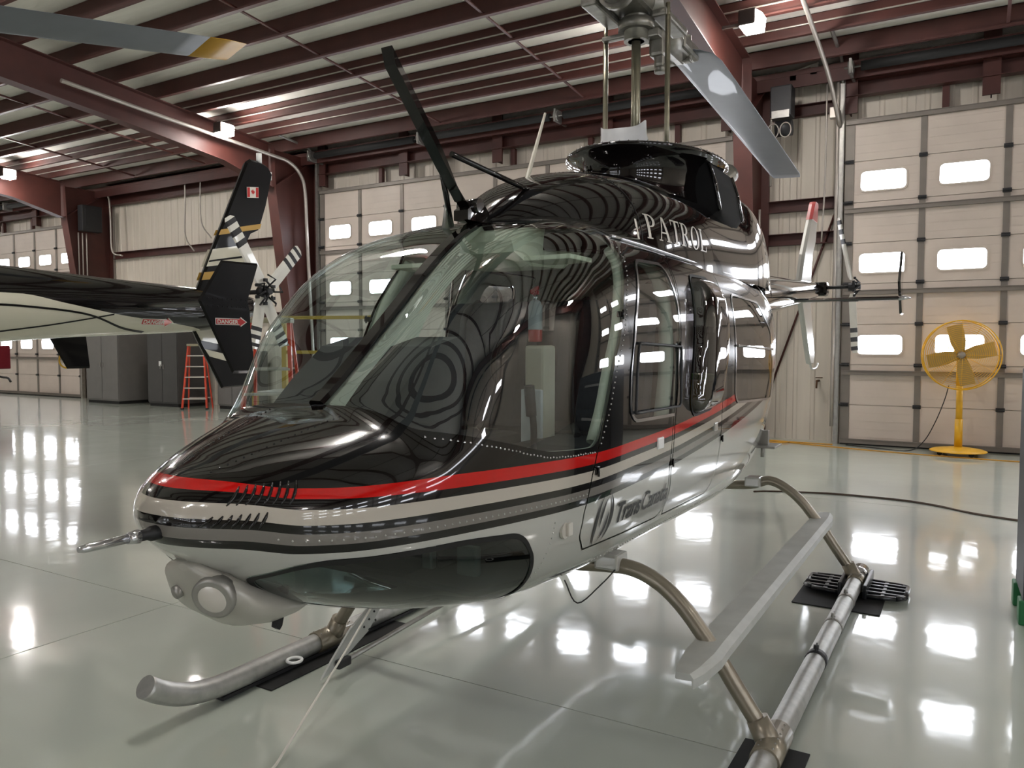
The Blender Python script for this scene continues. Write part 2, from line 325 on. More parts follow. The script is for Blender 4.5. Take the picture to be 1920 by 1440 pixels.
def overhead_door(idx, x0, x1, npan, y=WY, flip=False, parent_rot=0, hinges=True):
    D = empty('door_%d' % idx, ((x0+x1)/2, y, 0), parent_rot, kind='structure'); w = x1-x0; p = w/npan; sh = DH/8
    sec = MB(); sec.bb((-w/2, 0, .004), (w/2, .05, sh-.004))
    for k in range(1, 5): sec.bb((-w/2, -.004, sh*k/5-.004), (w/2, .001, sh*k/5+.004))
    sme = sec.mesh('section', M_door)
    st = MB().bb((-.045, -.012, 0), (.045, 0, DH)).mesh('stile', M_grey)
    for k in range(8): link('section', sme, None, D, (0, 0, k*sh))
    for k in range(npan+1): 
        x = min(max(-w/2+k*p, -w/2+.06), w/2-.06)
        o = link('stile', st, None, D, (x, -.004, 0))
        if k in (0, npan): o.scale = (1.6, 1, 1)
        if hinges:
            for j in range(1, 8): link('hinge', hinge_me, None, D, (x, -.016, j*sh))
    for row in (2, 4, 6):
        for k in range(npan):
            x = -w/2+(k+.5)*p
            link('pane', pane_me, None, D, (x, -.004, (row+.5)*sh)); link('pane_frame', frame_me, None, D, (x, -.002, (row+.5)*sh))
    for z in (.06, 1.21, 2.54, 3.89, DH-.03):
        MB().bb((-w/2, -.06, z-.035), (w/2, -.005, z+.035)).bb((-w/2, -.075, z+.03), (w/2, -.005, z+.04)).build('strut', M_grey, D)
    MB().bb((-w/2, -.02, 0), (w/2, .05, .05)).build('bottom_seal', M_rubber, D)
    for s in (-1, 1):
        x = s*(w/2+.07)
        MB().bb((x-.035, -.08, 0), (x+.035, -.06, 6.1)).bb((x-.035*s-.006, -.08, 0), (x-.035*s+.006, .06, 6.1)).build('track', M_galv, D)
        MB().tube(crom([(x, -.07, 6.0), (x, -.15, 6.25), (x, -.5, 6.38), (x, -1.6, 6.48)], 5), .03, 6).build('track_curve', M_galv, D)
        for j in range(1, 8): MB().cyl((x-s*.16, -.06, j*sh), (x, -.06, j*sh), .016, 8).build('roller', M_dark, D)
    xs = [-w/2+.1, -w/6, w/6, w/2-.1]
    for a, b in zip(xs[:-1], xs[1:]): MB().cyl((a+.15, -.42, 6.12), (b-.15, -.42, 6.12), .075, 14).build('torsion_spring', M_rubber, D)
    MB().cyl((-w/2, -.42, 6.12), (w/2, -.42, 6.12), .016, 8).build('spring_shaft', M_galv, D)
    for x in xs: MB().bb((x-.02, -.52, 6.0), (x+.02, -.02, 6.24)).cyl((x-.04, -.42, 6.12), (x+.04, -.42, 6.12), .1, 14).build('bearing_bracket', M_galv, D)
    return D
for i, (x0, x1, n) in enumerate(DOORS): overhead_door(i+1, x0, x1, n)
# doors behind the viewer (seen only as reflections in the glossy paint)
overhead_door(4, -9, 1.5, 8, YF+.02, parent_rot=math.pi, hinges=False)
overhead_door(5, -24, -14, 8, YF+.02, parent_rot=math.pi, hinges=False)
d6 = overhead_door(6, -5, 5, 8, 0, parent_rot=-math.pi/2, hinges=False); d6.location = (XR-.02, -3.5, 0)

# conduit along the rafter and down the column, other conduits, purlin highlights drawn as pipes
M_cond = mat('conduit', '#aaa39b', .4, .5)
def conduit(pts, r=.025, nm='conduit', k=5): return MB().tube(crom(pts, k), r, 8).build(nm, M_cond, ceiling)
conduit([(-12.1, 4.9, 6.28), (-12.1, 7, 6.14), (-12.1, 9.6, 5.98), (-12.1, 10.2, 5.92), (-12.1, 10.55, 5.7), (-12.1, 10.7, 5.3), (-12.1, 10.75, 4.2), (-12.1, 10.85, 2.5), (-12.1, 10.95, .8)], .04)
conduit([(-18.2, 10.95, 6.2), (-17.0, 10.95, 6.2), (-16.85, 10.95, 6.1), (-16.85, 10.95, 5.4), (-16.85, 10.95, 4.6), (-16.5, 10.95, 4.2)], .022)
conduit([(-16.2, 10.95, 6.2), (-16.2, 10.95, 5.0), (-15.8, 10.95, 4.5)], .018)
conduit([(-20.4, 10.9, 6.1), (-20.2, 10.9, 5.9), (-20.15, 10.9, 5.2), (-20.1, 10.9, 4.4), (-19.7, 10.95, 4.25)], .025)
for k in range(3): conduit([(-20.78, 10.3+.12*k, 4.92), (-20.78, 10.3+.12*k, 3.5), (-20.78, 10.3+.12*k, 1.6)], .02)
conduit([(-.55, 10.9, 6.35), (-1.0, 10.9, 6.25), (-1.28, 10.9, 6.1), (-1.3, 10.9, 5.7), (-1.3, 10.9, 4.4)], .022)
conduit([(-.42, 10.95, 6.2), (-.42, 10.95, 4.5), (-.46, 10.95, 3.4)], .014)
conduit([(-1.45, 10.8, 4.0), (-1.45, 10.8, 2.5), (-1.45, 10.8, .6)], .02)
conduit([(-.25, WY-.1, 6.2), (-.25, WY-.1, 4), (-.25, WY-.1, .3)], .028)
for yy_ in (7.76, 8.63, 9.44): conduit([(-22, yy_, zr(yy_)+.16), (-8, yy_, zr(yy_)+.15), (8, yy_, zr(yy_)+.16)], .014)  # added pale pipes standing in for highlight lines on the purlin lips
conduit([(-.4, 6.0, 6.9), (-.35, 8.5, 6.4), (-.28, 10.2, 5.9), (-.22, 11, 5.3)], .035)
for x, z in ((-.62, 6.25), (-.95, 6.2), (-.3, 5.5)): MB().bb((x-.06, 10.86, z-.09), (x+.06, 10.98, z+.09), .01).build('junction_box', M_cond, ceiling)

# flood lights on the rafters
M_lens = mat('lamp_lens', '#fff6e6', .3, emit=((1.0, .955, .91), LAMP))
M_hous = mat('lamp_housing', '#3a302c', .5, .2)
def flood(x, y, side, n=[0]):
    z = zr(y)-.30
    L = empty('flood_light', (x, y, z), label='', cat='light', group='flood lights on the red rafters')
    m = MB(); m.bb((-.10, -.17, -.06), (.14, .17, .16), .03); m.build('housing', M_hous, L)
    lens = MB(); lens.loft([[(.13, -.15, -.05), (.13, .15, -.05), (.13, .15, .14), (.13, -.15, .14)], [(.20, -.12, -.10), (.20, .12, -.10), (.22, .12, .08), (.22, -.12, .08)]], smooth=False)
    lens.add([(-.08, -.15, -.062), (.13, -.15, -.062), (.13, .15, -.062), (-.08, .15, -.062), (-.04, -.1, -.11), (.20, -.1, -.11), (.20, .1, -.11), (-.04, .1, -.11)], [(0, 1, 2, 3), (4, 7, 6, 5), (0, 4, 5, 1), (1, 5, 6, 2), (2, 6, 7, 3), (3, 7, 4, 0)])
    lens.build('lens', M_lens, L)
    MB().bb((-.36, -.02, .0), (-.09, .02, .04)).build('bracket', M_hous, L)
    if side < 0: L.rotation_euler = (0, 0, math.pi)
    return L
fname = {-31.8: 'farthest rafter', -20.85: 'rafter beyond grey cabinets', -12.4: 'rafter above black tail fin', -1.55: 'rafter above drooping rotor blade', 9.2: 'rafter by side wall door'}
for x in FR[:]:
    for y in (8.15, 1.0, -7.5):
        for s in (-1, 1):
            if x > 9 and s > 0 or x < -31 and s < 0: continue
            o = flood(x+s*.52, y, s)
            side = 'fan' if s > 0 else 'cabinet'
            where = {8.15: 'near door wall', 1.0: 'near ridge', -7.5: 'beyond ridge'}[y]
            o['label'] = 'flood light on %s, %s, %s side' % (fname[x], where, side)
# ------------------------------------------------------------------ helicopter paints
M_black = mat('black_gloss_paint', (.0045, .0034, .0034), .08, 0, .85, .1, 3, spec=.12); MATS['black_gloss_paint'].node_tree.nodes['Principled BSDF'].inputs['Coat Roughness'].default_value = .02
M_silver = mat('silver_paint', '#b4b4ae', .28, .25, .6, .03, 4)
M_paint = ramp_paint('striped_hull_paint', 'stripe', [(-1, '#b3b3ac'), (-.160, '#0b0909'), (-.133, '#77736d'), (-.106, '#0b0909'), (-.079, '#b9b2a6'), (-.044, '#0b0909'), (-.019, '#c01512'), (.019, '#0b0908')], -1, 1, .14, .85)
M_liner = mat('cabin_liner', '#a9ad9e', .7, 0, 0, .05, 9)
M_lindk = mat('cabin_liner_dark', '#3b3d3d', .8)
M_glassw = glass('windshield_glass', (.80, .88, .88), 1.0, .11)
M_glassd = glass('chin_glass', (.22, .29, .285), 1.0, .07)
M_glasst = glass('tinted_cabin_glass', (.34, .33, .34), 1.0, .12)
M_chrome = mat('bright_trim', '#c9c9cb', .15, .9)
M_tube = mat('skid_tube_bronze', '#8f8778', .32, .55, .2, .06, 8)
M_alu = mat('bare_aluminium', '#b6b6b2', .42, .75, 0, .12, 22)
M_step = mat('step_paint', '#b7b9b4', .5, .1, 0, .08, 9)
M_blade = mat('rotor_blade_grey', '#7b7f87', .45, .1, .1, .05, 5)
M_mast = mat('rotor_mast_metal', '#8f8a77', .3, .7, 0, .1, 12)
M_hub = mat('rotor_hub_metal', '#8b8880', .35, .6, 0, .22, 18)
M_white = mat('white_plastic', '#e8e8e6', .35)
M_blk = mat('matt_black', '#0c0c0d', .55)
M_decal = mat('decal_silver', '#c9c5bb', .35, .2)
M_decgr = mat('decal_grey', '#262526', .45)
M_redp = mat('red_paint', '#b01a16', .3, 0, .4)
M_whp = mat('white_gloss_paint', '#d8d6cc', .2, 0, .6)
M_seat = mat('seat_fabric', '#26282c', .9, 0, 0, .15, 40)
M_lens2 = mat('landing_lens', '#c9c4bb', .1, .1, .6)

# ---- clipping a parametric patch along drawn outlines
class Patch:
    def __init__(s, fn, U, V, wrap=False):
        s.fn = fn; nu, nv = len(U), len(V); s.uv = np.array([(a, b) for a in U for b in V], float); s.F = []
        for i in range(nu-1):
            for j in range(nv-1): s.F.append((i*nv+j, i*nv+j+1, (i+1)*nv+j+1, (i+1)*nv+j))
    def split(s, g, level=0.0):
        """returns (inside, outside) patches of g(xyz) < level, cut cleanly along the curve"""
        h = lambda q: g(s.fn(q[:, 0], q[:, 1]))-level
        val = h(s.uv); val[np.abs(val) < 1e-9] = 1e-9; uv = [tuple(q) for q in s.uv]; cache = {}; need = []
        inn, out, mix = [], [], []
        neg = val < 0
        for f in s.F:
            k = sum(neg[i] for i in f)
            (inn if k == len(f) else out if k == 0 else mix).append(f)
        for f in mix:
            for a, b in zip(f, f[1:]+f[:1]):
                if neg[a] != neg[b]:
                    e = (min(a, b), max(a, b))
                    if e not in cache: cache[e] = len(need); need.append(e)
        if need:
            E = np.array(need); A, B = s.uv[E[:, 0]], s.uv[E[:, 1]]; va, vb = val[E[:, 0]], val[E[:, 1]]
            lo, hi = A.copy(), B.copy(); flo = va.copy(); fhi = vb.copy()
            for _ in range(7):
                t = np.clip(flo/(flo-fhi), .08, .92)[:, None]; m = lo+(hi-lo)*t; fm = h(m); same = np.sign(fm) == np.sign(flo)
                lo[same] = m[same]; flo[same] = fm[same]; hi[~same] = m[~same]; fhi[~same] = fm[~same]
            t = np.clip(flo/(flo-fhi), 0, 1)[:, None]; m = lo+(hi-lo)*t; base = len(uv); uv += [tuple(q) for q in m]
            for f in mix:
                P, Q = [], []
                for a, b in zip(f, f[1:]+f[:1]):
                    (P if neg[a] else Q).append(a)
                    if neg[a] != neg[b]:
                        c = base+cache[(min(a, b), max(a, b))]; P.append(c); Q.append(c)
                if len(P) > 2: inn.append(tuple(P))
                if len(Q) > 2: out.append(tuple(Q))
        U = np.array(uv); R = []
        for F in (inn, out):
            p = Patch.__new__(Patch); p.fn = s.fn; p.F = F; p.uv = U; R.append(p)
        return R
    def __add__(s, o):
        p = Patch.__new__(Patch); p.fn = s.fn; k = len(s.uv); p.uv = np.concatenate([s.uv, o.uv]); p.F = list(s.F)+[tuple(i+k for i in f) for f in o.F]; return p
    def normals(s, q):
        e = 1e-3; a = s.fn(q[:, 0]+e, q[:, 1])-s.fn(q[:, 0]-e, q[:, 1]); b = s.fn(q[:, 0], q[:, 1]+e)-s.fn(q[:, 0], q[:, 1]-e)
        n = np.cross(b, a); l = np.linalg.norm(n, axis=1, keepdims=True); return n/np.maximum(l, 1e-12)
    def mesh(s, name, m, off=0, flip=False, stripe=None, sgn=1):
        used = sorted({i for f in s.F for i in f}); mp = {i: k for k, i in enumerate(used)}; q = s.uv[used]; P = s.fn(q[:, 0], q[:, 1]); N = s.normals(q)*sgn
        bad = ~np.isfinite(N).all(1) | (np.linalg.norm(N, axis=1) < .5); N[bad] = (0, -1, 0)
        P2 = P+N*off; F = [tuple(mp[i] for i in f) for f in s.F]
        if flip: F = [f[::-1] for f in F]
        me = bpy.data.meshes.new(name); me.from_pydata(P2.tolist(), [], F); me.polygons.foreach_set('use_smooth', [True]*len(F)); me.update()
        if stripe is not None:
            a = me.attributes.new('stripe', 'FLOAT', 'POINT'); a.data.foreach_set('value', stripe(P).astype(np.float32))
        me.normals_split_custom_set_from_vertices((-N if flip else N).tolist())
        me.materials.append(m); return me
def poly_sdf(P, r=0):
    """signed distance to a polygon in the (y, z) side view, corners rounded by r"""
    P = np.array(P, float)
    if r:
        A = P; c = []; area = sum(A[i][0]*A[(i+1) % len(A)][1]-A[(i+1) % len(A)][0]*A[i][1] for i in range(len(A)))
        s = 1 if area > 0 else -1; n = len(A)
        for i in range(n):           # inset by r
            d0 = A[i]-A[i-1]; d1 = A[(i+1) % n]-A[i]; d0 /= np.linalg.norm(d0); d1 /= np.linalg.norm(d1)
            n0 = np.array([-d0[1], d0[0]])*s; n1 = np.array([-d1[1], d1[0]])*s; k = r/max(.2, 1+n0@n1); c.append(A[i]+(n0+n1)*k)
        P = np.array(c)
    def g(X):
        p = X[:, 1:3]; d = np.full(len(p), 1e9); ins = np.zeros(len(p), bool); n = len(P)
        for i in range(n):
            a, b = P[i], P[(i+1) % n]; e = b-a; w = p-a; t = np.clip((w@e)/(e@e), 0, 1); d = np.minimum(d, np.linalg.norm(w-t[:, None]*e, axis=1))
            c = ((a[1] > p[:, 1]) != (b[1] > p[:, 1])); den = b[1]-a[1] if b[1] != a[1] else 1e-9
            ins ^= c & (p[:, 0] < (b[0]-a[0])*(p[:, 1]-a[1])/den+a[0])
        return np.where(ins, -d, d)-r
    return g
def smax(a, b, k=.03):
    h = np.clip(.5+.5*(a-b)/k, 0, 1); return b+(a-b)*h+k*h*(1-h)
def sided(g, s, keep=.02): return lambda X: np.maximum(g(X), keep-s*X[:, 0])

# ---- outlines (machine's own side view)
ws_bot = pch([(-1.5, 1.42), (-1.31, 1.412), (-1.245, 1.40), (-1.06, 1.357), (-.815, 1.305), (-.53, 1.292), (0, 1.29)])
ws_rear = pch([(1.2, -.58), (1.29, -.535), (1.42, -.46), (1.555, -.403), (1.70, -.32), (1.845, -.255), (1.95, -.195), (2.03, -.165), (2.10, -.19), (2.14, -.30), (2.166, -.355), (2.2, -.40)])
def g_ws(s):
    def g(X):
        x, y, z = X.T; a = ws_bot(y)-z; b = (y-ws_rear(z))*.9; c = (-1.287-.06*np.abs(x))-y
        return smax(smax(smax(a, b, .05), c, .03), .026-s*x, .01)
    return g
chin_top = pch([(-1.80, 1.03), (-1.714, 1.052), (-1.66, 1.078), (-1.6, 1.087), (-1.5, 1.083), (-1.27, 1.082), (-.985, 1.062), (-.8, 1.05)])
chin_rear = pch([(.6, -.74), (.745, -.764), (.842, -.805), (.962, -.876), (1.0, -.91), (1.063, -.955)])
chin_in = pch([(-1.78, .16), (-1.714, .13), (-1.63, .115), (-1.45, .10), (-1.0, .09), (-.6, .09)])
def g_chin(s):
    def g(X):
        x, y, z = X.T; return smax(smax(smax(z-chin_top(y), y-chin_rear(z), .07), chin_in(y)-s*x, .03), -1.715-y, .06)
    return g
door1 = [(-.255, 1.86), (-.39, 1.59), (-.515, 1.30), (-.565, 1.19), (-.605, 1.06), (-.60, .97), (-.52, .90), (.30, .875), (.285, 1.0), (.25, 1.10), (.262, 1.29), (.335, 1.63), (.395, 1.97), (.40, 2.085), (0.0, 2.075), (-.16, 2.02)]
door2 = [(.315, .872), (1.05, .862), (1.06, 1.36), (1.13, 1.80), (1.165, 1.915), (1.17, 2.085), (.425, 2.085), (.42, 1.97), (.36, 1.63), (.287, 1.29), (.275, 1.10), (.31, 1.0)]
win1 = [(-.235, 1.365), (-.225, 1.55), (-.16, 1.76), (-.02, 2.01), (.31, 2.02), (.355, 1.87), (.35, 1.6), (.335, 1.355)]
win2 = [(.50, 1.325), (.57, 1.65), (.66, 2.0), (.99, 2.005), (1.02, 1.8), (.97, 1.57), (.86, 1.345)]
win3 = [(1.32, 1.345), (1.33, 1.945), (1.98, 1.925), (2.22, 1.75), (2.27, 1.55), (2.27, 1.315)]
zred = pch([(-1.87, 1.296), (-1.78, 1.29), (-1.67, 1.268), (-1.5, 1.260), (-1.27, 1.259), (-.9, 1.252), (-.54, 1.246), (-.12, 1.258), (.25, 1.272), (.6, 1.295), (1.02, 1.33), (1.6, 1.40), (2.3, 1.52), (3.9, 1.95)])
def stripe_f(P):
    d = P[:, 2]-zred(P[:, 1]); k = 1+.55*(1-sst(-1.75, -1.2, P[:, 1]))       # the red line narrows round the nose
    return np.where(d > -.019/k, d*k, np.where(d > -.044, -.044+.025*(d+.044)/(.044-.019/k), d))

HELI = empty('helicopter', (0, 0, 0), label='black and silver helicopter with a red stripe and big curved windshield', cat='helicopter')
ysg = np.concatenate([-1.87+.27*np.linspace(0.002, 1, 44)**2.0, np.linspace(-1.6, -.2, 120)[1:], np.linspace(-.2, 2.6, 110)[1:], np.linspace(2.6, 3.9, 40)[1:]])
thg = np.linspace(-math.pi, math.pi, 241)
rest = Patch(body, ysg, thg)
liner = None; SEALS = []
def addp(a, b): return b if a is None else a+b
for s in (1, -1):
    seals = None
    w, rest = rest.split(g_ws(s)); link('windshield_pane', w.mesh('windshield_pane', M_glassw), None, HELI)
    # black riveted edge around the pane
    c, rest = rest.split(g_chin(s))
    core, edge = c.split(g_chin(s), -.016)
    co = link('chin_window', core.mesh('chin_window', M_glassd), None, HELI)
    link('window_seal', edge.mesh('window_seal', M_blk, .003), None, co)
    for kind, (dpoly, wpoly) in enumerate(((door1, win1), (door2, win2))):
        g = sided(poly_sdf(dpoly, .05), s)
        ins, rest = rest.split(g, .004); d, sl = ins.split(g, -.004); seals = addp(seals, sl)
        gw = sided(poly_sdf(wpoly, .07), s)
        ring, d2 = d.split(gw, .014); gl, ring = ring.split(gw, 0.0)
        D = link('cabin_door', d2.mesh('cabin_door', M_paint, 0, stripe=stripe_f), None, HELI)
        D['label'] = ('front' if kind == 0 else 'rear')+' cabin door in striped paint'
        link('window_frame', ring.mesh('window_frame', M_chrome if kind == 0 else M_blk, .004), None, D)
        if kind == 0:
            link('window_glass', gl.mesh('window_glass', M_glassw), None, D)
        else:               # bulged observation window
            def bul(y, th, s=s, gw=gw):
                P = body(y, th); sh = P.shape; Q = P.reshape(-1, 3).copy(); k = np.clip(-gw(Q)/.14, 0, 1); k = np.sqrt(np.clip(1-(1-k)**2, 0, 1)); Q[:, 0] += s*.085*k; return Q.reshape(sh)
            gl.fn = bul; link('bubble_window', gl.mesh('bubble_window', M_glasst), None, D)
        liner = addp(liner, d2)
    gw = sided(poly_sdf(win3, .07), s)
    ring, rest = rest.split(gw, .014); gl, ring = ring.split(gw, 0.0)
    SEALS.append(seals)
    o = link('cabin_window', gl.mesh('cabin_window', M_glasst), None, HELI); link('window_frame', ring.mesh('window_frame', M_chrome, .004), None, o)
hull = link('fuselage', rest.mesh('fuselage', M_paint, 0, stripe=stripe_f), None, HELI)
for sl in SEALS: link('door_seal', sl.mesh('door_seal', M_blk, -.004), None, hull)
liner = addp(liner, rest)
keep = Patch.__new__(Patch); keep.fn = liner.fn; keep.uv = liner.uv; keep.F = [f for f in liner.F if liner.uv[f[0]][0] > -1.28 and liner.uv[f[0]][0] < 2.6]
link('cabin_liner', keep.mesh('cabin_liner', M_liner, -.014, flip=True), None, hull)

def surf_path(pts, s=1, off=.003):
    out = []
    for y, z in pts: out.append((s*(float(side_x(np.array(y), np.array(z)))+off), y, z))
    return out
# rivets: rows along the hull
def on_body(y, th): return body(np.array(y), np.array(th))
def dense(P, n):
    P = [Vector(p) for p in P]; d = [0]
    for a, b in zip(P, P[1:]): d.append(d[-1]+(b-a).length)
    out = []
    for k in range(n):
        t = d[-1]*k/(n-1); i = max(j for j in range(len(d)) if d[j] <= t+1e-9); i = min(i, len(P)-2); out.append(P[i].lerp(P[i+1], (t-d[i])/max(1e-9, d[i+1]-d[i])))
    return out
def rivets(paths, name, r=.0045, parent=None, m=None):
    mb = MB()
    for P in paths:
        for p in P:
            mb.add([(p[0]+r, p[1], p[2]), (p[0]-r, p[1], p[2]), (p[0], p[1]+r, p[2]), (p[0], p[1]-r, p[2]), (p[0], p[1], p[2]+r), (p[0], p[1], p[2]-r)], [(0, 2, 4), (2, 1, 4), (1, 3, 4), (3, 0, 4), (2, 0, 5), (1, 2, 5), (3, 1, 5), (0, 3, 5)], True)
    o = mb.build(name, m or M_silver, parent); o['kind'] = 'stuff'; return o
for s in (1, -1):
    rows = []
    for off in (-.012, -.045): rows.append([tuple(on_body(y, s*t)) for y, t in [(yy, None) for yy in []]])
    wb = []
    for y in np.linspace(-1.29, -.55, 44):     # under the windshield edge
        z = float(ws_bot(y))-.02
        ths = np.linspace(.02, 1.62, 300); Q = body(np.full(300, y), ths); k = int(np.argmin(np.abs(Q[:, 2]-z))); wb.append((s*Q[k, 0], Q[k, 1], Q[k, 2]))
    lo = [(s*float(side_x(np.array(y), np.array(float(zred(y))-.120))), y, float(zred(y))-.120) for y in np.linspace(-1.72, -.6, 44)]
    re = [(s*(float(side_x(np.array(y), np.array(z)))), y, z) for y, z in [(float(ws_rear(z))+.03, z) for z in np.linspace(1.3, 2.08, 40)]]
    be = [(s*float(side_x(np.array(y), np.array(.80))), y, .80) for y in np.linspace(-.5, 2.0, 90)]
    b2 = [(s*float(side_x(np.array(-.80+.0*z), np.array(z))), -.80, z) for z in np.linspace(.86, 1.06, 12)]
    rivets([wb, re], 'edge_rivets', .005, hull, M_chrome); rivets([lo, be, b2], 'hull_rivets', .0042, hull, M_silver)
    dk = [tuple(on_body(y, s*.32+s*.12*(y+1.3))) for y in np.linspace(-1.75, -1.33, 20)]; rivets([dk], 'deck_rivets', .004, hull, M_black)
# nose louvres on the left of the nose
lv = MB()
def louvre(y0, t0, y1, t1):
    a, b = body(np.array(y0), np.array(t0)), body(np.array(y1), np.array(t1)); pts = [body(np.array(y0+(y1-y0)*k/4), np.array(t0+(t1-t0)*k/4)) for k in range(5)]
    return MB().tube([tuple(p) for p in pts], [.002, .0045, .005, .0045, .002], 6)
for s in (1,):
    for k in range(8):
        y = -1.80+.0145*k
        louvre(y+.05, .74+.02*k, y+.005, 1.08+.02*k).build('louvre', M_black, hull)
    for k in range(7):
        y = -1.838+.0140*k
        louvre(y+.018, 1.30, y-.002, 1.62).build('louvre', M_black, hull)
# centre post inside the windshield, beige
cp = []
for y in np.linspace(-1.27, -.36, 14):
    p = body(np.array(y), np.array(0.0)); dd = .11+.15*float(1-sst(-1.25, -.75, y)); cp.append([(sx, p[1]+.74*dz, p[2]-.67*dz) for sx, dz in ((-.032, .012), (.032, .012), (.032, dd), (-.032, dd))])
MB().loft(cp, smooth=False).build('centre_post', mat('post_beige', '#d0d3bf', .6), HELI)
cpo = []
for y in np.linspace(-1.285, -.34, 20):
    p = body(np.array(y), np.array(0.0)); cpo.append([(sx, p[1]-dz*.6, p[2]+dz*.8) for sx, dz in ((-.034, .002), (-.022, .014), (.022, .014), (.034, .002))])
MB().loft(cpo, smooth=False).build('post_cover', M_black, HELI)
# roof gutters, door hinges, latches, handles, fuel drain cover
for s in (1, -1):
    gp = []
    for y in np.linspace(-.12, 2.2, 24):
        ths = np.linspace(.3, 1.4, 300); Q = body(np.full(300, y), ths); z = 2.108-.02*max(0, y); k = int(np.argmin(np.abs(Q[:, 2]-z))); gp.append((s*(Q[k, 0]+.004), y, Q[k, 2]+.004))
    MB().tube(gp, .008, 6).build('roof_gutter', M_chrome, hull)
    for y, z in ((-.53, 1.20), (-.30, 1.78), (.275, 1.13), (.34, 1.66), (1.07, 1.16), (1.12, 1.78)):
        x = float(side_x(np.array(y), np.array(z))); MB().bb((s*(x-.005)-.009, y-.018, z-.012), (s*(x-.005)+.009, y+.018, z+.012), .004).cyl((s*(x+.007), y, z-.018), (s*(x+.007), y, z+.018), .005, 8).build('door_hinge', M_black, HELI)
    for y, z, w, h, m in ((.10, 1.238, .075, .05, M_white), (.94, 1.235, .06, .045, M_silver)):
        x = float(side_x(np.array(y), np.array(z))); H = MB(); H.bb((s*x-.008, y-w/2, z-h/2), (s*x+.007, y+w/2, z+h/2), .006).build('door_handle', m, HELI)
    x = float(side_x(np.array(-.733), np.array(1.02))); MB().prism(arc((0, 0), .028, 0, 2*math.pi, 20)[:-1], .010, Matrix.Translation((s*x-.002*s, -.733, 1.02))@Matrix.Rotation(s*math.pi/2, 4, 'Y')).bb((s*x, -.733, 1.0), (s*(x+.02), -.700, 1.045), .004).build('port_cover', M_decal, hull)
    # sliding sash on the front door
    gsash = [(-.21, 1.39), (-.195, 1.56), (-.17, 1.67), (.34, 1.655), (.335, 1.385)]
    pth = [tuple(v) for v in dense(surf_path(gsash+[gsash[0]], s, .012), 50)]
    MB().tube(pth, .006, 6).build('sash_frame', M_dark, HELI)
    pts3 = surf_path([(1.34, 1.66), (1.6, 1.655), (1.9, 1.645), (2.26, 1.635)], s, .008); MB().tube(pts3, .008, 6).build('window_bar', M_chrome, HELI)

# ---- lettering
def wrap_side(vs, y0, z0, s=1, off=.0045, dirn=1, sl=0):
    out = []
    for a, b, _ in vs:
        y = y0+dirn*a; z = z0+b+sl*a; out.append((s*(float(side_x(np.array(y), np.array(z)))+off), y, z))
    return out
v, f = text_mesh('Trans', .118, 0, .92, .0022); wx = max(p[0] for p in v); MB().add(wrap_side(v, -.31, .962), f).build('lettering', M_decgr, HELI)
v, f = text_mesh('Canada', .118, 0, .92, .0004); MB().add(wrap_side(v, -.31+wx+.012, .962), f).build('lettering', M_decgr, HELI)
def swoosh(P, Q):
    n = len(P); return [(p[0], p[1], 0) for p in P]+[(q[0], q[1], 0) for q in Q], [(i, i+1, n+i+1, n+i) for i in range(n-1)]
def crescent(cx, cy, a, b, t0, t1, th):
    P = [(cx+a*math.cos(t0+(t1-t0)*i/14), cy+b*math.sin(t0+(t1-t0)*i/14)) for i in range(15)]; Q = [(cx+(a-th*math.sin(math.pi*i/14))*math.cos(t0+(t1-t0)*i/14), cy+b*math.sin(t0+(t1-t0)*i/14)) for i in range(15)]; return swoosh(P, Q)
lg = MB()
for c in (crescent(.0, 0, .075, .105, math.radians(95), math.radians(268), .022), crescent(.0, 0, .075, .105, math.radians(-82), math.radians(85), .022), crescent(.035, .012, .07, .082, math.radians(100), math.radians(215), .018), crescent(-.035, -.012, .07, .082, math.radians(-80), math.radians(35), .018)):
    lg.add(wrap_side(c[0], -.425, 1.0), c[1])
lg.build('logo_mark', M_decgr, HELI)
for s in (-1,):
    v, f = text_mesh('TransCanada', .118, 0, .92, .001); w_ = max(p[0] for p in v); MB().add(wrap_side(v, -.31+w_, .962, -1, .0022, -1), f).build('lettering', M_decgr, HELI)
# ------------------------------------------------------------------ cowlings
CWD = pch([(-.34, 0), (-.33, .05), (-.28, .15), (-.16, .27), (0, .37), (.3, .475), (.7, .535), (1.2, .56), (2.2, .56), (2.7, .52), (3.2, .43), (3.7, .33), (4.1, .25)])
CTP = pch([(-.34, 2.13), (-.33, 2.18), (-.28, 2.235), (-.16, 2.33), (0, 2.41), (.3, 2.50), (.7, 2.55), (1.1, 2.56), (1.6, 2.57), (2.0, 2.60), (2.3, 2.70), (2.65, 2.78), (3.0, 2.74), (3.4, 2.6), (4.1, 2.32)])
CN = pch([(-.34, 2.0), (.2, 2.3), (1.0, 2.9), (2.4, 2.9), (3.2, 2.4), (4.1, 2.1)])
def cowl(y, th):
    y = np.asarray(y, float); th = np.asarray(th, float); c, s = np.cos(th), np.sin(th); n = CN(y); r = (np.abs(s)**n+np.abs(c)**n)**(-1/n); zb = 2.06
    return np.stack([CWD(y)*r*s, y+0*s, zb+(CTP(y)-zb)*r*c], -1)
def cowl_x(y, z):
    n = CN(y); return CWD(y)*np.clip(1-np.abs((z-2.06)/(CTP(y)-2.06))**n, 0, 1)**(1/n)
cp_ = Patch(cowl, np.concatenate([-.34+.2*np.linspace(.02, 1, 20)**2, np.linspace(-.14, 4.1, 80)[1:]]), np.linspace(-math.pi/2, math.pi/2, 90))
COWL = link('engine_cowling', cp_.mesh('engine_cowling', M_black), None, HELI)
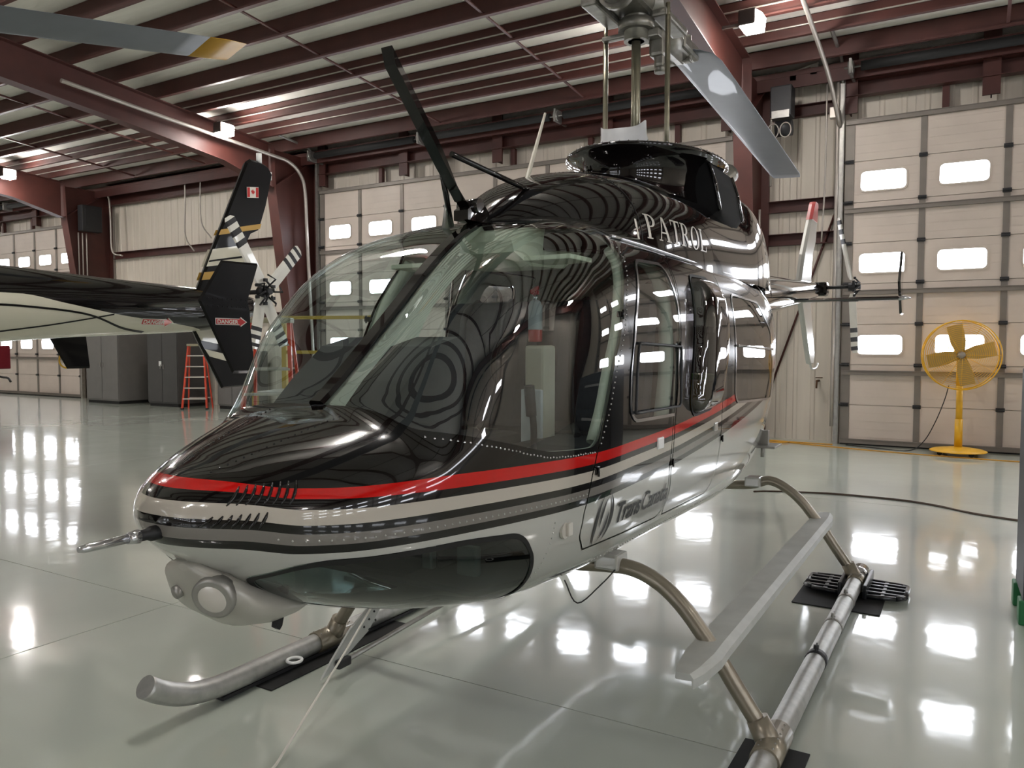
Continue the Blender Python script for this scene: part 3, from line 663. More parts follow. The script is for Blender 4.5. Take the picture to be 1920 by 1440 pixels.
for y in (.335,):      # cowl panel seam with rivets
    P = [tuple(cowl(np.array(y), np.array(t))) for t in np.linspace(-1.5, 1.5, 60)]; MB().tube(P, .003, 5).build('cowl_seam', M_blk, COWL)
    rivets([[tuple(cowl(np.array(y+d), np.array(t))) for t in np.linspace(-1.5, 1.5, 70)] for d in (-.02, .02)], 'cowl_rivets', .004, COWL, M_black)
# collar round the mast with a flared rim
CXY = (0, 1.66)
def ring(ax, ay, z, n=64, cy=CXY[1]): return [(ax*math.cos(2*math.pi*k/n), cy+ay*math.sin(2*math.pi*k/n), z) for k in range(n)]
col = [(.40, .66, 2.40), (.385, .63, 2.50), (.37, .60, 2.58), (.37, .60, 2.66), (.39, .62, 2.715), (.43, .66, 2.75), (.47, .70, 2.772), (.475, .705, 2.785), (.47, .70, 2.795), (.44, .67, 2.79), (.2, .3, 2.77)]
MB().loft([ring(*c) for c in col]).build('mast_collar', M_black, COWL)
rv = MB(); rivets([[(.465*math.cos(a), CXY[1]+.695*math.sin(a), 2.797) for a in np.linspace(0, 2*math.pi, 60)]], 'collar_rivets', .006, COWL, M_chrome)
# engine intakes: dark screened openings either side, aft of the collar
M_mesh = mat('intake_screen', '#050506', .9)
for s in (1, -1):
    it = MB(); R = []
    for k in range(9):
        t = k/8; y = 1.50+.50*t; x = .455-.0*t
        R.append([(s*(x-.12), y, 2.34), (s*(x+.045), y, 2.36+.10*(2*t-1)**2), (s*(x+.05), y, 2.46), (s*(x+.02), y, 2.62), (s*(x-.02), y, 2.74), (s*(x-.12), y, 2.755)])
    it.loft(R); it.build('intake_screen', M_mesh, COWL)
    MB().tube([R[0][1], R[0][2], R[0][3], R[0][4]], .012, 6).build('intake_lip', M_black, COWL); MB().tube([R[8][1], R[8][2], R[8][3], R[8][4]], .014, 6).build('intake_lip', M_black, COWL)
# exhaust hump and twin stacks
hump = [[(w*math.cos(a), y, zb+h*math.sin(a)) for a in np.linspace(0, math.pi, 24)] for y, w, zb, h in ((2.15, .18, 2.5, .2), (2.3, .30, 2.45, .36), (2.6, .34, 2.42, .44), (3.0, .33, 2.38, .42), (3.4, .27, 2.35, .30), (3.9, .18, 2.25, .14))]
MB().loft(hump, closed=False, cap=False).build('exhaust_fairing', M_black, COWL)
for s in (1, -1):
    MB().tube(crom([(s*.13, 2.62, 2.72), (s*.15, 2.7, 2.86), (s*.2, 2.82, 2.95)], 5), .075, 14).build('exhaust_stack', M_hub, COWL)
def band(poly, f0, f1):
    """slice of a convex-ish fin outline between two heights (z)"""
    def cut(P, z, keep_above):
        out = []
        for a, b in zip(P, P[1:]+P[:1]):
            ia, ib = (a[1] >= z) == keep_above, (b[1] >= z) == keep_above
            if ia: out.append(a)
            if ia != ib: t = (z-a[1])/(b[1]-a[1]); out.append((a[0]+(b[0]-a[0])*t, z))
        return out
    return cut(cut(poly, f0, True), f1, False)
# PATROL in serif capitals on the cowling side
def letter(ch):
    W = .6; P = []; q = lambda *a: P.append(list(a))
    bar = lambda x0, y0, x1, y1: P.append([(x0, y0), (x1, y0), (x1, y1), (x0, y1)])
    def bowl(cx, cy, rx, ry, a0, a1, tx, ty, n=12):
        for i in range(n):
            u, w = a0+(a1-a0)*i/n, a0+(a1-a0)*(i+1)/n
            P.append([(cx+rx*math.cos(u), cy+ry*math.sin(u)), (cx+rx*math.cos(w), cy+ry*math.sin(w)), (cx+(rx-tx)*math.cos(w), cy+(ry-ty)*math.sin(w)), (cx+(rx-tx)*math.cos(u), cy+(ry-ty)*math.sin(u))])
    h = math.pi/2
    if ch in 'PR':
        bar(.08, 0, .22, 1); bar(0, 0, .32, .05); bar(0, .95, .3, 1); bowl(.26, .74, .3, .26, -h, h, .14, .05); bar(.22, .95, .27, 1); bar(.22, .48, .27, .53); W = .6
        if ch == 'R': P.append([(.28, .5), (.44, .5), (.7, 0), (.54, 0)]); bar(.5, 0, .76, .05); W = .74
    if ch == 'A': P.append([(.30, 1), (.42, 1), (.72, 0), (.56, 0)]); P.append([(.30, 1), (.36, 1), (.12, 0), (.07, 0)]); bar(.18, .32, .55, .38); bar(0, 0, .22, .05); bar(.48, 0, .8, .05); W = .78
    if ch == 'T': bar(.24, 0, .38, 1); bar(.14, 0, .48, .05); bar(0, .94, .62, 1); bar(0, .76, .05, 1); bar(.57, .76, .62, 1); W = .62
    if ch == 'O': bowl(.36, .5, .36, .52, 0, 4*h, .14, .05, 24); W = .72
    if ch == 'L': bar(.08, 0, .22, 1); bar(0, 0, .6, .05); bar(0, .95, .3, 1); bar(.55, 0, .6, .25); W = .6
    return P, W
ptx = MB(); xx = 0; HT = .118
for ch in 'PATROL':
    P, w = letter(ch)
    for poly in P:
      for q in range(5):
        part = band(poly, q*.21-.03, (q+1)*.21-.03)
        if len(part) < 3: continue
        out = []
        for a, b in part:
            y = .375+(xx+a)*.155; z = 2.162+b*HT; out.append((float(cowl_x(np.array(y), np.array(z)))+.003, y, z))
        ptx.add(out, [tuple(range(len(out)))])
    xx += w+.09
ptx.build('lettering', M_decal, COWL)
tb = MB(); out = [(float(cowl_x(np.array(y), np.array(z)))+.003, y, z) for y, z in ((.295, 2.14), (.31, 2.14), (.31, 2.245), (.295, 2.245))]; tb.add(out, [(0, 1, 2, 3)]); tb.build('pale_bar', M_decal, COWL)  # pale upright bar ahead of the lettering

# ------------------------------------------------------------------ rotor
MX, MY = 0, 1.43
MB().cyl((MX, MY, 2.7), (MX, MY, 3.6), .028, 20).build('rotor_mast', M_mast, HELI)
# plastic sheet wrapped round the foot of the mast and one control tube
wr = []
for z, a, b, cx in ((2.76, .17, .085, -.075), (2.86, .165, .075, -.075), (2.94, .155, .055, -.078), (2.985, .15, .05, -.08)):
    wr.append([(cx+a*math.cos(t)+.004*math.sin(5*t+z*40), MY+b*math.sin(t)+.01*math.sin(3*t+z*31), z+(.035*abs(math.cos(t))**4 if z > 2.95 else 0)) for t in np.linspace(0, 2*math.pi, 40, endpoint=False)])
MB().loft(wr, cap=False).build('plastic_wrap', mat('clear_plastic_wrap', '#d9dadb', .25, 0, .4), HELI)
for s, zt in ((-1, 3.57), (1, 3.64)):
    MB().tube([(s*.20, MY, 2.76), (s*.20, MY, 3.0), (s*.20, MY, zt-.02)], .016, 12).tube([(s*.20, MY, zt-.08), (s*.20, MY, zt+.05)], .013, 8).build('pitch_link', M_mast, HELI)
hub = MB()
hub.cyl((0, MY, 3.50), (0, MY, 3.86), .075, 20).box((0, MY, 3.70), (.24, .62, .11), None, .03).box((0, MY, 3.70), (.12, 1.0, .10), None, .03)
hub.cyl((-.19, MY, 3.70), (.19, MY, 3.70), .055, 14).cyl((0, MY, 3.56), (0, MY, 3.62), .11, 18).cyl((0, MY, 3.50), (0, MY, 3.55), .05, 16)
for s in (-1, 1): hub.cyl((s*.09, MY-.3, 3.7), (s*.09, MY+.3, 3.7), .05, 12)
hub.build('rotor_hub', M_hub, HELI)
for s in (-1, 1):
    g = MB(); g.cyl((0, MY+s*.30, 3.70), (0, MY+s*.82, 3.70), .092, 18).cyl((0, MY+s*.28, 3.70), (0, MY+s*.33, 3.70), .115, 18)
    g.box((0, MY+s*.78, 3.70), (.20, .34, .10), None, .03)
    for q in (-1, 1): g.cyl((q*.055, MY+s*.80, 3.62), (q*.055, MY+s*.80, 3.79), .03, 12); g.box((q*.055, MY+s*.80, 3.625), (.06, .06, .03), None, .01)
    g.box((s*.15, MY+s*.17, 3.64), (.10, .40, .05), None, .015)
    g.build('blade_grip', M_hub, HELI)
trun = MB(); trun.box((.10, MY+.12, 3.50), (.09, .12, .16), None, .02).box((.11, MY+.12, 3.42), (.06, .08, .12), None, .02).cyl((.11, MY+.12, 3.33), (.11, MY+.12, 3.38), .035, 10).box((.06, MY+.05, 3.54), (.16, .10, .05), None, .01).box((-.10, MY-.02, 3.54), (.22, .05, .03), None, .01)
trun.build('control_crank', M_hub, HELI)
def rotor_blade(parent, root, tip, chord, m, tipm=None, pitch=.10, nm='main_rotor_blade', twist=.08, droop=.0, capm=None):
    a, b = Vector(root), Vector(tip); d = (b-a); L = d.length; d.normalize(); side = d.cross(Vector((0, 0, 1))).normalized(); up = side.cross(d)
    sec = [(-.30, 0), (-.27, .022), (-.18, .042), (0, .05), (.2, .040), (.5, .018), (.68, .003), (.70, 0), (.68, -.003), (.5, -.008), (.2, -.020), (0, -.028), (-.18, -.03), (-.27, -.018)]
    rings = []; N = 20; st = [0, .015, .05]+[.05+.95*i/N for i in range(1, N+1)]
    for t in st:
        c = chord*(.62 if t == 0 else .9 if t < .03 else 1.0); th = 1.0; an = pitch-twist*t
        if t == st[-1]: c = chord*.9
        e = up*math.cos(an)+side*math.sin(an); w = side*math.cos(an)-up*math.sin(an); p = a+d*(L*t)-Vector((0, 0, droop*t*t))
        if t == st[-1]: p = p-d*.0
        rings.append([p+w*(c*x)+e*(c*1.25*y*th) for x, y in sec])
    if tipm is None: return MB().loft(rings).build(nm, m, parent)
    k = tipm[1]; o = MB().loft(rings[:len(st)-k]).build(nm, m, parent); MB().loft(rings[len(st)-k-1:]).build('blade_tip', tipm[0], o); return o
b1 = rotor_blade(HELI, (0, MY+.78, 3.70), (-.32, MY+5.64, 3.77), .36, M_blade, None, .16, droop=.02)
b2 = rotor_blade(HELI, (0, MY-.78, 3.70), (.32, MY-5.64, 3.85), .36, M_blade, None, .16, droop=.02)
for k in range(3): MB().box((-.16-.02*k, MY+1.2+.35*k, 3.80), (.02, .05, .05)).build('trim_tab', M_blk, b1)

# ------------------------------------------------------------------ roof fittings
MB().tube([(0, -.06, 2.21), (0, .0, 2.26), (.0, .264, 2.78)], [.022, .014, .006], 10).box((0, -.05, 2.225), (.05, .09, .04), None, .015).build('whip_antenna', mat('antenna_cream', '#c8c3b2', .4), HELI)
wc = MB(); # upper wire cutter: long flat blade leaning forward, hinge block, two stays
M4 = Matrix(((0, 0, 1, 0), (1, 0, 0, 0), (0, 1, 0, 0), (0, 0, 0, 1)))   # local xy -> world yz, extrude along x
wc.prism([(-.37, 2.235), (-.47, 2.245), (-.525, 2.30), (-.62, 2.42), (-.925, 2.715), (-.905, 2.655), (-.60, 2.36), (-.53, 2.30), (-.40, 2.20)], .05, Matrix.Translation((-.025, 0, 0))@M4)
wc.prism([(-.30, 2.17), (-.46, 2.17), (-.46, 2.21), (-.40, 2.25), (-.34, 2.25), (-.30, 2.22)], .07, Matrix.Translation((-.035, 0, 0))@M4)
wc.cyl((-.05, -.39, 2.235), (.05, -.39, 2.235), .03, 12); wc.build('wire_cutter', M_black, HELI)
MB().cyl((.03, -.57, 2.41), (.16, .20, 2.30), .012, 8).build('cutter_stay', M_black, HELI)
MB().cyl((-.03, -.57, 2.41), (-.06, -.44, 2.15), .012, 8).build('cutter_stay', M_black, HELI)
MB().tube([(-.12, -.40, 2.15), (-.12, -.38, 2.30)], [.016, .01], 8).build('temperature_probe', M_galv, HELI)

# ------------------------------------------------------------------ nose fittings
MB().tube([(0, -1.80, 1.17), (0, -1.885, 1.172), (0, -1.895, 1.172), (0, -1.93, 1.172)], [.02, .02, .015, .015], 12).build('pitot_mount', M_blk, HELI)
MB().tube([(0, -1.92, 1.172), (0, -2.06, 1.172), (0, -2.075, 1.172)], [.012, .011, .007], 12).tube([(0, -1.92, 1.172), (0, -1.95, 1.172)], [.019, .014], 12).build('pitot_tube', M_chrome, HELI)
# landing light fairing under the nose
lf = []
for y, w, zt, zb in ((-1.79, .02, 1.07, 1.05), (-1.775, .10, 1.08, .985), (-1.73, .15, 1.06, .915), (-1.66, .165, 1.02, .865), (-1.58, .155, .98, .848), (-1.48, .12, .93, .845), (-1.40, .07, .89, .845), (-1.36, .02, .87, .85)):
    lf.append([(w*math.sin(a)*1.0, y, (zt+zb)/2+(zt-zb)/2*math.cos(a)) for a in np.linspace(0, 2*math.pi, 28, endpoint=False)])
LF = MB().loft(lf).build('landing_light_fairing', mat('fairing_paint', '#a9a69c', .35, .1, .3), HELI)
Rm = Matrix.Translation((.088, -1.755, .99))@Matrix.Scale(.68, 4)@Matrix.Rotation(math.radians(108), 4, 'X')@Matrix.Rotation(math.radians(20), 4, 'Y')
MB().lathe([(.001, .045), (.05, .04), (.074, .025), (.078, 0), (.078, -.05)], 24, Rm).build('landing_lens', M_lens2, LF)
MB().lathe([(.079, -.03), (.088, .0), (.088, .03), (.079, .034)], 24, Rm).build('lens_ring', M_galv, LF)
MB().lathe([(.001, -.01), (.03, -.006), (.032, .03), (.001, .034)], 14, Matrix.Translation((-.045, -1.765, .985))@Matrix.Scale(.6, 4)@Matrix.Rotation(math.radians(100), 4, 'X')).build('small_lamp', M_galv, LF)
MB().prism([(-1.545, .955), (-1.515, .955), (-1.545, .845), (-1.555, .835), (-1.568, .845)], .02, Matrix.Translation((.09, 0, 0))@M4).build('lower_wire_cutter', M_blk, HELI)

# ------------------------------------------------------------------ landing gear
SK = 1.17
def skid(s):
    P = [(s*SK, 2.74, .075), (s*SK, 1.5, .07), (s*SK, 0, .07), (s*SK, -.62, .07), (s*SK, -.80, .078), (s*SK, -.93, .105), (s*SK, -1.04, .155), (s*SK, -1.12, .21)]
    o = MB().tube(crom(P, 5), .05, 18).build('skid_tube', M_alu, HELI)
    MB().bb((s*SK-.03, -.75, .008), (s*SK+.03, 2.75, .024)).build('skid_shoe', M_dark, o)
    MB().cyl((s*SK, 2.60, .075), (s*SK, 2.80, .075), .060, 20).cyl((s*SK, 2.795, .075), (s*SK, 2.83, .075), .045, 16).build('skid_cap', M_chrome, o)
    for y in (0, 2.577):
        MB().cyl((s*SK, y-.13, .07), (s*SK, y+.13, .07), .058, 18).tube([(s*SK, y, .07), (s*(SK-.02), y, .10), (s*1.11, y, .175)], [.05, .05, .045], 16).build('skid_saddle', M_tube, o)
        rivets([[(s*SK+.05*q*math.cos(1.0), y+dy, .07+.06*math.sin(1.0)) for dy in np.linspace(-.11, .11, 6) for q in (-1, 1)]], 'saddle_rivets', .006, o, M_galv)
    for y in (1.0, 1.55, 2.05):
        MB().bb((s*SK-.004, y-.022, .10), (s*SK+.004, y+.022, .155), .003).cyl((s*SK-.012, y, .138), (s*SK+.012, y, .138), .012, 10).tube([(s*SK, y-.03, .07), (s*SK, y+.03, .07)], .053, 18).build('wheel_lug', M_dark if y < 1.3 else M_galv, o)
    MB().tube([(s*SK-s*.088+.036*math.cos(t), -.36+.036*math.sin(t), .078) for t in np.linspace(0, 2*math.pi, 20, endpoint=False)], .008, 8, True).build('tie_down_ring', M_white, o)
    return o
for s in (1, -1): skid(s)
for y, zz in ((0, .70), (2.577, .66)):
    P = [(1.14, .12), (1.03, .275), (.95, .392), (.885, .475), (.80, .575), (.70, .655), (.58, .70), (.45, zz), (.2, zz-.02)]
    pts = [(x, y, z) for x, z in P]+[(-x, y, z) for x, z in reversed(P)]
    MB().tube(crom(pts, 5), .034, 16).build('cross_tube', M_tube, HELI)
for s in (1, -1):
    for y, z in ((0, .70), (2.577, .66)):
        MB().bb((s*.42, y-.06, z-.01), (s*.53, y+.06, z+.06), .012).build('tube_clamp', M_silver, HELI)
    if s > 0:
        x0 = .93; R = []
        for y, w, z, tip in ((-.37, .035, .43, 0), (-.30, .055, .43, 0), (-.14, .075, .432, 0), (.0, .072, .434, 0), (2.60, .072, .446, 0), (2.72, .06, .446, 0), (2.80, .045, .446, 0)):
            R.append([(x0-w, y, z), (x0-w*.9, y, z+.022), (x0+w*.6, y, z+.024), (x0+w, y, z+.006), (x0+w, y, z-.03), (x0+w*.85, y, z-.03), (x0+w*.8, y, z-.002), (x0-w*.9, y, z-.006)])
        MB().loft(R, smooth=False).build('boarding_step', M_step, HELI)
        for y in (0, 2.577): MB().bb((.91, y-.05, .40), (.97, y+.05, .445), .008).build('step_clamp', M_step, HELI)
    else:
        pl = MB(); pl.prism([(.02, .30), (.12, .30), (-.02, .16), (-.20, .08), (-.26, .05), (-.37, .02), (-.30, .09), (-.16, .21)], .012, Matrix.Translation((-.90, 0, 0))@M4); P_ = pl.build('step_bracket', M_step, HELI)
        rivets([[(-.886, a, b) for a, b in ((.02, .25), (-.02, .22), (-.06, .19), (.03, .20), (-.02, .165))]], 'bracket_bolts', .008, P_, M_dark)
        MB().cyl((-.87, -.24, .07), (-.87, 1.6, .17), .013, 10).build('brace_rod', M_galv, HELI); MB().bb((-.885, -.28, .045), (-.855, -.19, .09), .008).build('rod_clevis', M_dark, HELI)
        MB().bb((-.99, -.1, .43), (-.87, 2.7, .455), .006).build('boarding_step', M_step, HELI)
MB().tube(crom([(.40, -.30, .70), (.44, -.26, .60), (.50, -.16, .66), (.52, -.06, .70)], 5), .003, 6).build('loop_wire', M_blk, HELI)

# ------------------------------------------------------------------ tail
def tail_boom(parent, m, stripe=None, y0=3.55, y1=7.62, off=0):
    n = 40; rings = []; N = 30
    for i in range(N+1):
        t = i/N; y = y0+(y1-y0)*t; r = .235*(1-t)+.105*t; c = 2.06+(2.37-2.06)*t
        if i == N: r *= .75
        rings.append([(r*math.sin(a), y, c+r*1.02*math.cos(a)) for a in np.linspace(0, 2*math.pi, n, endpoint=False)])
    o = MB().loft(rings).build('tail_boom', m, parent)
    if stripe:
        at = o.data.attributes.new('stripe', 'FLOAT', 'POINT'); at.data.foreach_set('value', [stripe(v.co) for v in o.data.vertices])
    return o
def slab(poly, x, th, m, nm, parent, attr=None):
    """thick symmetric aerofoil plate from a (y,z) outline"""
    c = Vector((sum(p[0] for p in poly)/len(poly), sum(p[1] for p in poly)/len(poly))); mb = MB(); n = len(poly)
    inn = [tuple(c+(Vector(p)-c)*.955) for p in poly]
    vs = [(x, a, b) for a, b in poly]+[(x+th/2, a, b) for a, b in inn]+[(x-th/2, a, b) for a, b in inn]
    fs = [(i, (i+1) % n, n+(i+1) % n, n+i) for i in range(n)]+[((i+1) % n, i, 2*n+i, 2*n+(i+1) % n) for i in range(n)]+[tuple(range(n, 2*n)), tuple(reversed(range(2*n, 3*n)))]
    mb.add(vs, fs); o = mb.build(nm, m, parent)
    return o
FIN = [(6.55, 2.36), (6.78, 2.75), (7.38, 3.44), (7.44, 3.48), (7.60, 3.48), (7.62, 3.44), (7.50, 2.98), (7.32, 2.82), (7.22, 2.6), (7.25, 2.36)]
VEN = [(6.60, 2.30), (7.20, 2.30), (7.62, 1.52), (7.56, 1.42), (7.36, 1.42), (7.28, 1.50)]
def tail_rotor(parent, hubp, tips, mw, md, chord=.135, pitch=0):
    h = Vector(hubp); o = MB(); o.cyl((h.x-.36, h.y, h.z), (h.x+.05, h.y, h.z), .022, 12).cyl((h.x-.05, h.y, h.z), (h.x+.03, h.y, h.z), .055, 14).cyl((h.x+.02, h.y, h.z), (h.x+.09, h.y, h.z), .03, 12)
    for k in range(6):
        a = k*1.047; o.tube([(h.x+.08, h.y+.05*math.cos(a), h.z+.05*math.sin(a)), (h.x+.02, h.y+.11*math.cos(a+.5), h.z+.11*math.sin(a+.5))], .01, 6); o.box((h.x+.02, h.y+.11*math.cos(a+.5), h.z+.11*math.sin(a+.5)), (.03, .03, .03))
    O = o.build('tail_rotor_hub', M_dark, parent)
    for t in tips:
        t = Vector(t); d = (t-h); L = d.length; d.normalize(); w = d.cross(Vector((1, 0, 0))).normalized()
        if w.length < .1: w = Vector((0, 1, 0))
        w = (w*math.cos(pitch)+d.cross(w)*math.sin(pitch)).normalized(); e = d.cross(w); cuts = [.10, .16, .62, .69, .76, .83, .90, .96, 1.0]
        for i in range(len(cuts)-1):
            a, b = cuts[i], cuts[i+1]; c0 = chord*(.6 if i == 0 else 1); c1 = chord*(.55 if i == len(cuts)-2 else 1); mm = md if i in (2, 4, 6) and i > 1 else mw
            R = [[h+d*L*q+w*(c*x)+e*(chord*y) for x, y in ((-.35, 0), (-.2, .05), (.1, .05), (.65, 0), (.1, -.04), (-.2, -.04))] for q, c in ((a, c0), (b, c1))]
            MB().loft(R, smooth=False).build('tail_rotor_blade' if mm is mw else 'blade_band', mm, parent if mm is mw else O)
    return O
def finlet(y, z, k=1.0): return [(y-.20*k, z), (y+.10*k, z+.40*k), (y+.38*k, z+.40*k), (y+.20*k, z+.0), (y+.38*k, z-.40*k), (y+.14*k, z-.40*k)]
BOOM = tail_boom(HELI, M_black)
MB().bb((.57, 2.16, 1.0), (.66, 2.20, 1.10), .004).bb((.60, 2.08, .99), (.72, 2.30, 1.005), .003).cyl((.62, 2.18, 1.0), (.62, 2.18, .92), .012, 8).build('tie_down_bracket', M_galv, HELI)
slab(FIN, 0, .07, M_silver, 'vertical_fin', HELI); slab(band(FIN, 3.22, 3.6), 0, .076, M_redp, 'fin_tip', HELI)
slab(VEN, 0, .06, M_silver, 'ventral_fin', HELI); MB().tube(crom([(0, 7.45, 1.44), (0, 7.6, 1.36), (0, 7.9, 1.37), (0, 8.02, 1.42)], 4), .014, 8).build('tail_skid', M_silver, HELI)
st = []
for x in (-1.14, -.5, 0, .5, 1.14): st.append([(x, 5.62+a*.42, 2.14+b*.42) for a, b in ((0, 0), (.08, .045), (.3, .055), (1, 0), (.3, -.05), (.08, -.04))])
MB().loft(st, smooth=False).build('stabiliser', M_black, HELI)
for s in (1, -1): slab(finlet(5.72, 2.30, .80), s*1.15, .025, M_black, 'finlet', HELI); MB().tube([(s*1.14, 5.66, 2.14), (s*1.20, 5.66, 2.14), (s*1.25, 5.70, 2.14)], [.025, .02, .006], 8).build('position_light', M_chrome, HELI)
TR = (.47, 7.60, 2.40)
tail_rotor(HELI, TR, [(TR[0]-.16, TR[1]-.14, TR[2]+.86), (TR[0]+.05, TR[1]+.03, TR[2]-.83)], M_whp, M_dark, .135, .55)
MB().box((.05, 7.58, 2.38), (.26, .20, .18), None, .04).build('tail_gearbox', M_black, HELI)

# ------------------------------------------------------------------ cabin
IN = HELI
MB().loft([[(q*(float(side_x(np.array(y), np.array(.84)))-.035), y, z) for q, z in ((-1, .80 if y > -.6 else .82), (1, .80 if y > -.6 else .82), (1, .84), (-1, .84))] for y in np.linspace(-.98, 2.1, 16)], smooth=False).build('cabin_floor', M_lindk, IN)
MB().bb((-.50, 2.2, .90), (.50, 2.24, 2.1)).build('rear_bulkhead', M_liner, IN)
dash = MB(); dash.prism([(-1.24, 1.41), (-1.1, 1.54), (-.95, 1.655), (-.80, 1.69), (-.75, 1.66), (-.77, 1.56), (-.79, 1.2), (-.95, .9), (-1.1, .9)], .52, Matrix.Translation((-.30, 0, 0))@M4); dash.build('instrument_panel', M_blk, IN)
for i in range(3):
    for j in range(3): MB().cyl((-.20+.16*i, -.80, 1.28+.09*j), (-.20+.16*i, -.765, 1.28+.09*j), .036, 16).build('dial', M_dark, IN)
MB().bb((-.17, -.86, .84), (.17, .05, 1.12), .03).build('console', M_lindk, IN)
for k in range(6): MB().bb((-.13, -.78+.13*k, 1.115), (.13, -.67+.13*k, 1.13), .004).build('radio_face', M_blk, IN)
def seat(x, y, face=1, m=M_seat, hb=.64):
    q = MB(); q.bb((x-.23, y-.24, 1.12), (x+.23, y+.24, 1.24), .05); q.bb((x-.21, y-.22, .84), (x+.21, y+.2, 1.12), .02); o = q.build('seat', m, IN)
    Rb = Matrix.Rotation(-.16*face, 3, 'X'); MB().box((x, y+face*.27, 1.24+hb/2), (.50, .12, hb), Rb, .05).build('seat_back', m, o)
    for s in (-1, 1): MB().tube(crom([(x+s*.1, y+face*.33, 1.24+hb), (x+s*.11, y+face*.20, 1.24+hb-.1), (x+s*.10, y+face*.17, 1.35), (x+s*.04, y+face*.10, 1.25)], 4), .018, 6).build('harness', M_blk, o)
for x in (-.31, .31): seat(x, -.02); seat(x, .92, -1, hb=.5); seat(x, 1.85, hb=.55)
for x in (-.31, .31):
    MB().tube(crom([(x, -.32, .86), (x, -.42, 1.05), (x, -.40, 1.30), (x, -.42, 1.42)], 4), .014, 8).tube([(x, -.42, 1.38), (x, -.44, 1.50)], .022, 8).build('cyclic_stick', M_blk, IN)
    for q in (-.09, .09): MB().bb((x+q-.04, -1.02, .9), (x+q+.04, -.99, 1.0), .008).build('rudder_pedal', M_galv, IN)
MB().bb((.05, -.02, 1.12), (.15, .10, 1.66), .015).build('equipment_column', mat('cream_panel', '#c9c4b0', .6), IN)
MB().bb((.045, -.045, 1.10), (.15, -.022, 1.46), .006).build('notice_panel', mat('paper_white', '#d6d9da', .6), IN)
hl = MB(); hl.prism([(-.46, 2.075), (-.36, 2.135), (.1, 2.18), (.2, 2.1), (.0, 2.0), (-.30, 1.985), (-.44, 2.03)], .34, Matrix.Translation((-.10, 0, 0))@M4); hl.build('overhead_console', mat('headliner', '#d3d6bd', .7), IN)
for x in (-.32, .32): MB().bb((x-.13, -.36, 2.0), (x+.13, -.16, 2.02), .005).build('sun_visor', MATS['headliner'], IN)
MB().tube(crom([(-.08, -.02, 1.46), (-.09, -.07, 1.55), (-.05, -.09, 1.66), (.02, -.06, 1.70)], 5), .012, 8).build('headset_cord', M_blk, IN)
for x, y, z in ((.31, -.03, 1.72),): pass
for s in (-1, 1):
    R = [[(s*x, y, z) for x, y, z in ((.60, .34, .84), (.645, .36, 1.4), (.60, .42, 2.0), (.40, .44, 2.16))]]
    MB().tube([(s*(float(side_x(np.array(float(ws_rear(z))+.03), np.array(z)))-.035), float(ws_rear(z))+.035, z) for z in np.linspace(1.30, 2.06, 16)], .028, 8).build('windshield_post', MATS['post_beige'], IN)
    MB().tube(crom([(s*.53, .29, .90), (s*.595, .27, 1.3), (s*.595, .34, 1.65), (s*.53, .40, 1.97), (s*.35, .44, 2.12), (0, .44, 2.16)], 5), .035, 8).build('door_post', M_liner, IN)
# ------------------------------------------------------------------ second helicopter, parked tail towards the doors
H2 = empty('helicopter', (-4.43, -4.63, 0), label='black and cream helicopter with gold fin bands and flag decal', cat='helicopter')
M_cream = mat('cream_paint', '#c9c5b0', .25, 0, .6); M_gold = mat('gold_paint', '#b08b3e', .35, .2, .4)
M_boom2 = ramp_paint('boom_paint', 'stripe', [(-2, '#c9c5b2'), (0.0, '#0d0b0b')], -2, 2, .16)
M_black2 = mat('black_paint', (.004, .0035, .0035), .3, 0, .2, .1, 5, spec=.15)
R2 = pch([(2.8, .46), (3.6, .36), (4.6, .285), (5.43, .24), (6.32, .20), (6.75, .15), (6.95, .10)]); C2 = pch([(2.8, 1.88), (4.6, 1.965), (6.32, 1.985), (6.95, 2.03)])
rings = []
for y in np.linspace(2.8, 6.95, 60):
    r = float(R2(y)); rings.append([(r*math.sin(a), y, float(C2(y))+r*math.cos(a)) for a in np.linspace(0, 2*math.pi, 64, endpoint=False)])
bo = MB().loft(rings).build('tail_boom', M_boom2, H2)
at = bo.data.attributes.new('stripe', 'FLOAT', 'POINT'); edge2 = pch([(2.8, 2.02), (4.6, 2.03), (4.95, 1.975), (5.43, 1.90), (6.0, 1.84), (6.3, 1.795), (6.6, 1.6)])
at.data.foreach_set('value', [(v.co.z-float(edge2(v.co.y)))*3 for v in bo.data.vertices])
def boom_line(pts, s, w=.012, nm='pin_stripe', m=M_black2):
    V_ = []; P = crom([(y, z, 0) for y, z in pts], 8)
    for p in P:
        for d in (-w/2, w/2):
            y, z = p.x, p.y+d; r = float(R2(y)); q = min(max((z-float(C2(y)))/r, -1), 1); V_.append((s*(r*math.sqrt(1-q*q)+.002), y, z))
    n = len(P); return MB().add(V_, [(2*i, 2*i+2, 2*i+3, 2*i+1) for i in range(n-1)]).build(nm, m, bo)
for s in (1, -1):
    boom_line([(4.2, 1.94), (4.6, 1.94), (5.1, 1.90), (5.45, 1.80), (5.70, 1.765)], s, .016); boom_line([(4.4, 1.74), (4.8, 1.80), (5.1, 1.855), (5.35, 1.905)], s, .012)
FIN2 = [(6.279, 2.10), (6.544, 2.681), (6.908, 3.465), (6.961, 3.501), (7.06, 3.50), (7.179, 3.47), (7.227, 3.41), (7.137, 3.072), (7.064, 2.875), (7.03, 2.80), (6.93, 2.752), (6.87, 2.65), (6.84, 2.5), (6.80, 2.10)]
VEN2 = [(6.20, 1.92), (6.75, 1.92), (6.95, 1.40), (6.90, 1.254), (6.576, 1.241), (6.30, 1.72)]
slab(FIN2, 0, .07, M_black2, 'vertical_fin', H2); slab(VEN2, 0, .06, M_black2, 'ventral_fin', H2)
